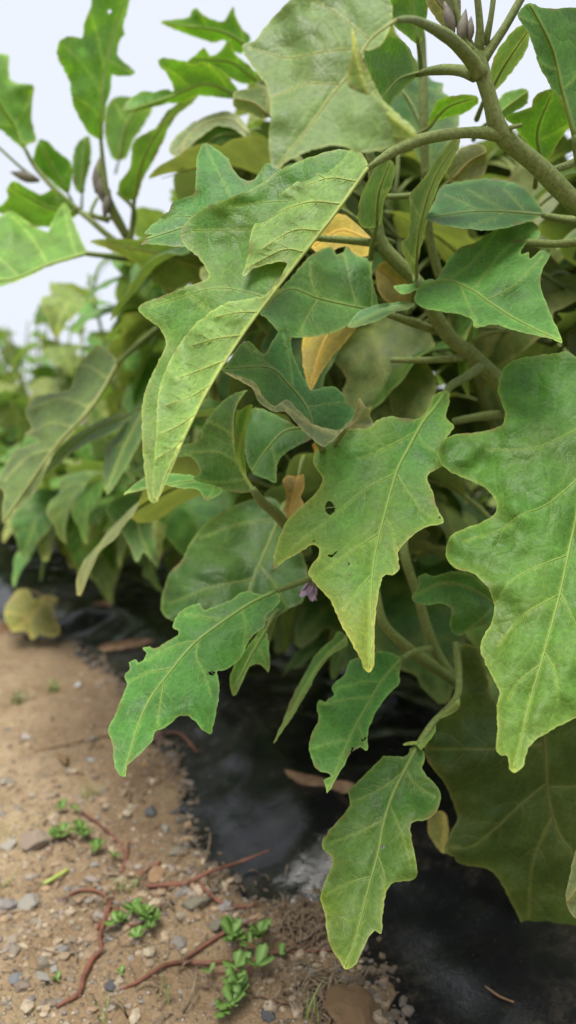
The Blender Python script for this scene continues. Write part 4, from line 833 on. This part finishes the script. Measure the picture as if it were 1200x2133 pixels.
def stone(i, px, py, wpx, aspect, col, label, name='pebble', cat='stone', yaw=None):
    p = G(px, py); d = proj(p)[2]; wm = wpx * d / F
    o = bpy.data.objects.new(name, ROCKS[i % 7]); COL.objects.link(o); rr = random.Random(i)
    o.location = p + Vector((0, 0, wm * .06)); o.scale = (wm * 1.3, wm * aspect * 1.3, wm * .85); o.rotation_euler = (rr.uniform(-.2, .2), rr.uniform(-.2, .2), rr.uniform(0, 3) if yaw is None else yaw)
    o.color = (*col, 1); tag(o, label, cat, 'stones on the path')
TAN, GRY, BLU, WHT, BRN, OLV, DRK = (.42, .32, .22), (.33, .30, .26), (.26, .265, .27), (.52, .46, .38), (.26, .16, .08), (.27, .24, .17), (.12, .12, .125)
for i, (px, py, wpx, asp, col, lab) in enumerate([
    (738, 2105, 105, .8, BRN, 'large angular brown rock at the edge of the black film'), (402, 1885, 62, .9, OLV, 'rounded olive-brown stone among red creeping stems'), (72, 1762, 82, .8, (.4, .31, .23), 'flat broad tan stone lying on the path'),
    (33, 2045, 38, .8, BLU, 'blue-grey pebble on the path beside a pale upright one'), (86, 2036, 28, 1.5, (.46, .43, .37), 'pale upright pebble beside a blue-grey one'), (113, 2022, 28, .9, (.42, .4, .36), 'pale grey pebble leaning against a grey-brown one'), (94, 2008, 36, .8, (.3, .25, .18), 'grey-brown pebble touching two pale ones'),
    (370, 1965, 28, .9, GRY, 'round grey pebble below the green purslane sprig'), (380, 1912, 34, .9, (.5, .42, .3), 'pale angular pebble under the olive-brown stone'), (455, 1936, 46, .7, OLV, 'flat olive-grey stone by the red stems'), (318, 1696, 40, .6, DRK, 'dark slate chip on the damp soil'), (365, 1694, 36, .8, (.17, .15, .14), 'dark brownish stone next to a slate chip'),
    (370, 1776, 32, .9, OLV, 'olive stone at the wet edge of the film'), (345, 1726, 30, .7, (.4, .38, .32), 'thin pale stone near the glossy film'), (60, 1882, 46, .7, (.45, .41, .34), 'broad pale stone on the path near the green stalk'), (190, 1584, 22, .8, (.42, .47, .5), 'small light blue pebble on the far path'),
    (164, 1433, 20, .9, (.6, .58, .55), 'small white pebble on the far blurred path'), (305, 1592, 16, .9, (.45, .25, .1), 'small orange pebble below the hanging leaf'), (14, 1632, 50, .7, WHT, 'pale stone at the blurred far side of path'), (18, 1768, 46, .8, WHT, 'pale flattish stone beside the broad tan stone'), (132, 1582, 46, .7, (.3, .18, .09), 'brown clod on the blurred far path'),
    (232, 2053, 26, .7, DRK, 'dark chip lying against a red stem'), (432, 2052, 26, .8, (.28, .18, .12), 'brown pebble below the long red stem'), (376, 2068, 16, .8, (.55, .5, .42), 'tiny whitish pebble below the long red stem'), (272, 1685, 24, .8, (.45, .36, .26), 'light tan pebble beside the slate chip'), (10, 2090, 20, .8, (.4, .33, .25), 'small tan pebble by the path side'),
    (62, 2088, 18, .8, BLU, 'small bluish chip near the pale pebbles'), (492, 1918, 24, 1.2, (.5, .42, .32), 'pale pebble between film and red stems'), (560, 2112, 30, .7, DRK, 'dark flat chip by the purslane leaves'), (495, 1836, 14, 1.6, (.5, .38, .25), 'light sliver of stone on the black film'), (445, 2095, 24, .9, (.36, .28, .2), 'tan pebble left of the lower purslane leaves'),
    (310, 2010, 22, .8, TAN, 'small tan pebble above the long red stem'), (150, 1958, 26, .8, TAN, 'small tan pebble left of the red stem'), (30, 1960, 30, .7, (.43, .35, .26), 'rounded tan pebble on bare path soil'), (240, 1880, 18, .8, GRY, 'small grey pebble amid red stems'), (540, 2070, 20, .8, (.4, .3, .2), 'tan crumb of stone beside purslane leaves'),
    (110, 1660, 26, .7, TAN, 'tan pebble on the mid path'), (215, 1650, 22, .7, (.4, .33, .26), 'tan pebble near the slate chip and damp soil'), (60, 1540, 34, .6, WHT, 'pale stone on the distant blurred path'), (590, 2040, 22, .8, (.33, .24, .17), 'brown stone crumb below orange stems')]):
    stone(i, px, py, wpx, asp, col, lab)

def scatter_gravel():
    import bmesh
    bm = bmesh.new(); bmesh.ops.create_icosphere(bm, subdivisions=1, radius=.5); bv = [v.co.copy() for v in bm.verts]; bf = [tuple(v.index for v in f.verts) for f in bm.faces]; bm.free()
    V, Fc, T = [], [], []; rnd = random.Random(11); tones = [(.32, .24, .15), (.36, .28, .19), (.25, .175, .11), (.27, .22, .17), (.2, .155, .11), (.36, .29, .2), (.22, .2, .18), (.32, .22, .13)]; edge_n = 0
    made = 0
    while made < 2900:
        if edge_n < 1000:                                   # soil crumbs lying along the edge of the film
            edge_n += 1; s_ = rnd.uniform(-.55, 1.1); q2 = E0 + N * (edge_off(s_) + rnd.gauss(.0, .011)) + D * s_; p = Vector((q2.x, q2.y, 0)); e2 = 0
        else:
            px, py = rnd.uniform(-80, 880), 1330 + 850 * rnd.random() ** .75
            p = ground(px, py); e, s_ = es(p.x, p.y)
            e2 = e - edge_off(s_)
            if e2 > .004 or (e2 > -.01 and rnd.random() < .4): continue
            cl = noise.noise(Vector((p.x * 6, p.y * 6, 8)))
            if rnd.random() > .45 + cl: continue
        r = rnd.choice((.0012, .0016, .002, .0024, .003, .004, .0065)) * rnd.uniform(.7, 1.25); z = max(soil_z(p.x, p.y), film_z(p.x, p.y)) if e2 == 0 else soil_z(p.x, p.y); o = len(V); a = rnd.uniform(0, 6.28); ca, sa = math.cos(a), math.sin(a); ax_, bx_, cx_ = rnd.uniform(.8, 1.5), rnd.uniform(.6, 1.1), rnd.uniform(.45, .9)
        sd_ = rnd.random() * 50
        for c in bv:
            k = 1 + .5 * noise.noise(c * 2.2 + Vector((sd_, 0, 0))); q = Vector((c.x * ax_, c.y * bx_, c.z * cx_)) * 2 * r * k
            V.append((p.x + q.x * ca - q.y * sa, p.y + q.x * sa + q.y * ca, z + q.z + r * .1))
        Fc += [tuple(i + o for i in f) for f in bf]; t = rnd.choice(tones) if e2 else rnd.choice(tones[2:5]); f = rnd.uniform(.75, 1.1) * (.58 if e2 == 0 else 1); T += [(t[0] * f, t[1] * f, t[2] * f, 1)] * len(bv); made += 1
    m, n, out = new_mat('gravel_stone'); at = nd(n, 'ShaderNodeAttribute', attribute_name='tone'); tc = nd(n, 'ShaderNodeTexCoord'); x = nd(n, 'ShaderNodeTexNoise'); x.inputs['Scale'].default_value = 300; n.links.new(tc.outputs['Object'], x.inputs['Vector'])
    c = mixc(n, 1.0, at.outputs['Color'], ramp(n, [(.3, .75), (.7, 1.1)], x.outputs['Fac']).outputs[0], 'MULTIPLY'); pr = nd(n, 'ShaderNodeBsdfPrincipled'); n.links.new(c, pr.inputs['Base Color']); pr.inputs['Roughness'].default_value = .85; n.links.new(pr.outputs[0], out.inputs[0])
    o = mesh_obj('gravel', V, Fc, m, smooth=False); a = o.data.attributes.new('tone', 'FLOAT_COLOR', 'POINT'); a.data.foreach_set('color', np.array(T, dtype=np.float32).ravel())
    tag(o, 'loose small gravel strewn over the tan soil path', 'gravel', kind='stuff')
scatter_gravel()

def litter():
    rnd = random.Random(21); V, Fc = [], []; made = 0
    spots = [(640, 1930, 60, 40, 190), (690, 2080, 50, 50, 130), (590, 2000, 90, 60, 40), (420, 1840, 120, 40, 30), (250, 1900, 200, 120, 45), (150, 1700, 200, 200, 40), (500, 2080, 200, 50, 40), (300, 1600, 90, 60, 15)]
    for cx_, cy_, rx, ry, n_ in spots:
        for _ in range(n_):
            px, py = rnd.gauss(cx_, rx * .6), rnd.gauss(cy_, ry * .6)
            if py > 2160 or py < 1380: continue
            p = G(px, py); a = rnd.uniform(0, 6.28); L_ = rnd.uniform(.006, .028) * (1.0 if rnd.random() < .8 else 1.8); wd = rnd.uniform(.0004, .0016); tl = rnd.gauss(0, .25); q = Vector((math.cos(a), math.sin(a), tl)); sd_ = Vector((-math.sin(a), math.cos(a), rnd.uniform(-.4, .4))); o = len(V); bd = rnd.uniform(-.2, .2)
            for i in range(4):
                t = i / 3; c = p + q * L_ * (t - .5) + Vector((0, 0, .003 + L_ * .18 * math.sin(3.14 * t))) + sd_ * L_ * bd * math.sin(3.14 * t); ww = wd * (.4 + .6 * math.sin(.4 + 2.2 * t)); V += [c - sd_ * ww, c + sd_ * ww, c + Vector((0, 0, -.0006))]
            for i in range(3):
                b = o + i * 3; Fc += [(b, b + 1, b + 4, b + 3), (b + 1, b + 2, b + 5, b + 4), (b + 2, b, b + 3, b + 5)]
            made += 1
    o = mesh_obj('straw_litter', V, Fc, M_STRAW); tag(o, 'dry straw crumbs and rotting plant bits along the edge of the film', 'plant litter', kind='stuff')
litter()

# purslane: red creeping stems traced on the ground, small paddle leaves
def ground_stem(keys, lift=.003):
    q = []
    keys = [(k[0], k[1], k[2] * .64, *k[3:]) for k in keys]
    for i, k in enumerate(keys):
        p = G(k[0], k[1], lift + (k[3] if len(k) > 3 else 0)); q.append((*p, k[2] * proj(p)[2] / F))
    return world_tube(q, 7, .006, .25)
def paddle():
    V, Fc = [], []; n_ = 6
    for i in range(n_ + 1):
        t = i / n_; wd = .30 * math.sin(math.pi * min(1, .04 + t ** 1.5 * .9)) ** .8 + .03; z = .16 * t * t
        if i == n_: wd = .04
        V += [(-wd, t, z + .05), (0, t, z - .02), (wd, t, z + .05), (0, t, z - .09)]
    for i in range(n_):
        b = i * 4; Fc += [(b, b + 1, b + 5, b + 4), (b + 1, b + 2, b + 6, b + 5), (b + 2, b + 3, b + 7, b + 6), (b + 3, b, b + 4, b + 7)]
    Fc.append((n_ * 4, n_ * 4 + 1, n_ * 4 + 2, n_ * 4 + 3))
    me = bpy.data.meshes.new('leaf'); me.from_pydata(V, [], Fc); me.update(); me.materials.append(M_PURS); me.polygons.foreach_set('use_smooth', [True] * len(me.polygons)); return me
PADDLE = paddle()
def rosette(parent, px, py, n_, size_px, rnd, lift=.008):
    p = G(px, py, lift); d = proj(p)[2]; a0 = rnd.uniform(0, 6.28)
    for i in range(n_):
        a = a0 + 2.4 * i; up = rnd.uniform(.05, .8); s = size_px * d / F * rnd.uniform(.75, 1.2)
        o = bpy.data.objects.new('leaf', PADDLE); COL.objects.link(o); o.parent = parent; o.matrix_parent_inverse = Matrix.Translation(-parent.location)
        o.matrix_basis = Matrix.Translation(p) @ Matrix.Rotation(a, 4, 'Z') @ Matrix.Rotation(up, 4, 'X') @ Matrix.Scale(s, 4)
def purslane(base, stems, ros, label, seed):
    pl = empty('purslane_plant', G(*base)); tag(pl, label, 'weed', 'purslane weeds on the path')
    if stems:
        for st in stems:
            V, Fc = ground_stem(st); mesh_obj('stem', V, Fc, M_RED, pl)
    rnd = random.Random(seed)
    for q in ros: rosette(pl, *q[:2], q[2], q[3], rnd, q[4] if len(q) > 4 else .008)
purslane((690, 1955), [[(250, 2066, 5), (290, 2050, 6), (345, 2016, 7), (385, 2010, 8), (440, 2012, 7), (500, 2004, 7), (560, 1990, 7), (640, 1974, 6), (700, 1952, 6)], [(385, 2003, 6), (430, 1970, 7), (480, 1945, 6), (535, 1920, 5)],
    [(500, 2062, 4, .004), (528, 2034, 5, .012), (538, 2012, 5, .014), (516, 1997, 5, .014), (492, 1984, 4, .016)], [(545, 1992, 4), (620, 1988, 4), (695, 1984, 4)], [(570, 1985, 3), (640, 1962, 4), (700, 1948, 4)], [(440, 2035, 3), (480, 2030, 3), (520, 2028, 3)]],
    [(482, 1978, 6, 34, .02), (492, 1990, 5, 30, .02), (520, 1996, 4, 30, .016), (543, 1984, 6, 36, .02), (536, 2042, 3, 40, .016), (495, 2042, 4, 38, .014), (488, 2075, 6, 34, .014), (500, 2092, 5, 34, .012), (484, 2110, 6, 34, .01), (470, 2120, 4, 30, .008), (438, 2034, 3, 24, .006), (585, 2002, 2, 22, .006)],
    'purslane with long red stems and the largest fresh green paddle leaves', 1)
purslane((215, 1985), [[(118, 2102, 6), (165, 2076, 8), (174, 2042, 9), (195, 2000, 9), (212, 1985, 9), (208, 1960, 8), (216, 1930, 8), (230, 1888, 8), (245, 1850, 7), (262, 1800, 6), (268, 1768, 5)], [(186, 1966, 4), (215, 1922, 5), (248, 1896, 4)], [(265, 1790, 5), (240, 1752, 5), (200, 1715, 4), (170, 1695, 3)], [(232, 1885, 4), (205, 1862, 5), (165, 1860, 5), (130, 1880, 3)], [(240, 1925, 4), (270, 1932, 4), (300, 1930, 4)]],
    [(246, 1936, 6, 26), (262, 1928, 4, 24), (280, 1908, 5, 26), (300, 1922, 6, 28), (318, 1930, 6, 26), (312, 1948, 5, 26), (285, 1966, 4, 22), (272, 1912, 4, 22)], 'purslane sprig on a thick dark red stem crossing the path', 2)
purslane((150, 1750), [[(110, 1752, 2), (150, 1750, 3), (180, 1745, 2)]], [(118, 1757, 6, 22), (130, 1745, 5, 20), (168, 1742, 7, 22), (178, 1752, 5, 20), (204, 1780, 5, 20), (130, 1692, 5, 16), (158, 1698, 3, 14), (240, 1795, 3, 16)], 'small blurred purslane seedling near the broad tan stone', 3)
purslane((120, 2045), [], [(120, 2046, 4, 14, .003), (252, 2035, 3, 14, .004)], 'tiny green seedling beside the pale pebbles', 4)

def twig(keys, label, m, name='twig', cat='twig'):
    V, Fc = ground_stem(keys, .004); o = mesh_obj(name, V, Fc, m); tag(o, label, cat, 'dead stalks on the ground')
twig([(305, 1853, 7), (345, 1850, 8), (390, 1846, 8), (430, 1834, 6, .004), (500, 1815, 5, .008), (562, 1800, 3, .012)], 'reddish brown stalk reaching from the soil onto the wet film', M_RED)
twig([(415, 1846, 6), (435, 1866, 7), (462, 1888, 7), (498, 1897, 5), (540, 1889, 4)], 'bent orange-brown stalk beside the olive-brown stone', M_RED)
twig([(284, 1836, 7), (308, 1816, 9), (336, 1800, 7)], 'short thick red stalk piece lying on damp soil', M_RED)
twig([(212, 1826, 3), (245, 1828, 4), (280, 1832, 3)], 'short ochre straw beside the thick red stem', M_STRAW)
twig([(84, 1852, 6), (112, 1836, 7), (142, 1818, 7)], 'bright yellow-green broken stalk on the path', simple_mat('green_stalk', (.25, .33, .06), (.36, .42, .1), 60, .5, .2, .0005), 'broken_stalk', 'stalk')
twig([(372, 1790, 3), (385, 1784, 3), (395, 1778, 3)], 'yellow straw stub at the wet film edge', M_STRAW)
twig([(70, 1570, 3), (140, 1555, 3), (200, 1540, 4), (255, 1540, 3), (310, 1556, 3)], 'thin brown twig across the blurred path', M_TWIG)
twig([(315, 1548, 4), (345, 1533, 4), (372, 1532, 4), (395, 1552, 4), (410, 1572, 3)], 'curved reddish twig under the hanging leaf', M_RED)
twig([(65, 1975, 2), (110, 1990, 3), (150, 1992, 3), (185, 1982, 2)], 'thin crooked tan twig left of the dark red stem', M_STRAW)
twig([(0, 1910, 3), (35, 1905, 5), (75, 1900, 2)], 'flat pale splinter at the path side', M_STRAW)
twig([(330, 1900, 2), (380, 1865, 2, .006), (412, 1830, 2, .01)], 'fine pale straw leaning over the olive-brown stone', M_STRAW)
twig([(680, 2128, 3), (730, 2124, 3), (790, 2128, 2)], 'pale straw lying below the angular brown rock', M_STRAW)
twig([(540, 2080, 4), (575, 2092, 5), (610, 2098, 4)], 'dark wet stalk beside the purslane leaves', M_TWIG)
twig([(1010, 2065, 3), (1040, 2085, 4), (1070, 2100, 3)], 'thin brown stalk lying on the dusty film', M_TWIG)

def grass(px, py, n_, h_px, label, seed, lean=.3):
    b = G(px, py); g = empty('grass_tuft', b); tag(g, label, 'grass', 'grass tufts on the path'); rnd = random.Random(seed); d = proj(b)[2]
    for i in range(n_):
        a = rnd.uniform(0, 6.28); h = h_px * d / F * rnd.uniform(.5, 1.1); ln = rnd.uniform(.1, 1) * lean; w_ = .0012 * rnd.uniform(.6, 1.3); dx, dy = math.cos(a), math.sin(a); V, Fc = [], []; q = b + Vector((rnd.gauss(0, .006), rnd.gauss(0, .006), -.002))
        for j in range(6):
            t = j / 5; c = q + Vector((dx * ln * h * t * t, dy * ln * h * t * t, h * (t - .35 * ln * t * t))); ww = w_ * (1 - t) ** .7 + .0001; V += [c + Vector((-dy, dx, 0)) * ww, c + Vector((dx, dy, -.5)) * ww * .3, c - Vector((-dy, dx, 0)) * ww]
        for j in range(5):
            k = j * 3; Fc += [(k, k + 1, k + 4, k + 3), (k + 1, k + 2, k + 5, k + 4)]
        mesh_obj('blade', V, Fc, M_GRASS, g)
grass(655, 2125, 7, 90, 'sparse grass tuft beside the angular brown rock', 1, .9)
grass(505, 2010, 3, 60, 'few thin grass blades behind the purslane leaves', 2)
grass(228, 2105, 8, 50, 'short thin grass blades below the dark red stem', 3, .8)
grass(110, 1440, 26, 40, 'blurred grass patch on the distant path', 4, 1.2)
grass(35, 1460, 22, 40, 'pale blurred grass at the far path side', 5, 1.2)
grass(190, 1660, 12, 36, 'low grass wisps on the mid path', 6, 1.2)
grass(270, 1850, 16, 40, 'short mossy grass among red stems', 7, 1.2)
grass(340, 2090, 5, 45, 'single thin blades near the long red stem', 8, .6)
grass(10, 1850, 10, 36, 'thin grass wisps by the flat pale splinter', 9, 1.0)

def gd(px, py): return proj(G(px, py))[2]
def dry_leaf(outline, mid, label, lift=.02, col=None, seed=0):
    a, b = mid[0], mid[-1]
    d0, d1 = gd(*a) - lift, gd(*b) - lift
    o = traced_leaf(None, outline, mid, d0, d1, (1, 1, 1), wave=.012, seed=seed, vein_tubes=False, step=6, name='dry_leaf')
    o.data.materials.clear(); o.data.materials.append(M_DRY); tag(o, label, 'dead leaf', 'fallen leaves')
dry_leaf([(592, 1604), (625, 1610), (680, 1622), (738, 1632), (722, 1652), (690, 1654), (650, 1644), (615, 1628)], [(735, 1640), (660, 1632), (595, 1606)], 'curled brown dead leaf on the black film behind hanging leaves', seed=70)
dry_leaf([(150, 1290), (175, 1268), (215, 1250), (235, 1258), (205, 1285), (180, 1298)], [(230, 1255), (155, 1290)], 'reddish brown dead leaf on film by the star-shaped leaf', seed=71)
dry_leaf([(205, 1345), (250, 1335), (310, 1330), (318, 1340), (260, 1350), (215, 1356)], [(315, 1336), (210, 1350)], 'flat tan dead leaf strip on the blurred film', seed=72, lift=.01)
dry_leaf([(0, 1300), (25, 1290), (45, 1310), (30, 1330), (0, 1325)], [(40, 1305), (2, 1315)], 'pale dead leaf at the far foot of the row', seed=73)
dry_leaf([(310, 1815), (330, 1803), (342, 1815), (330, 1836), (312, 1838)], [(335, 1806), (318, 1836)], 'small red-brown leaf scrap beside thick red stalk', seed=74, lift=.008)
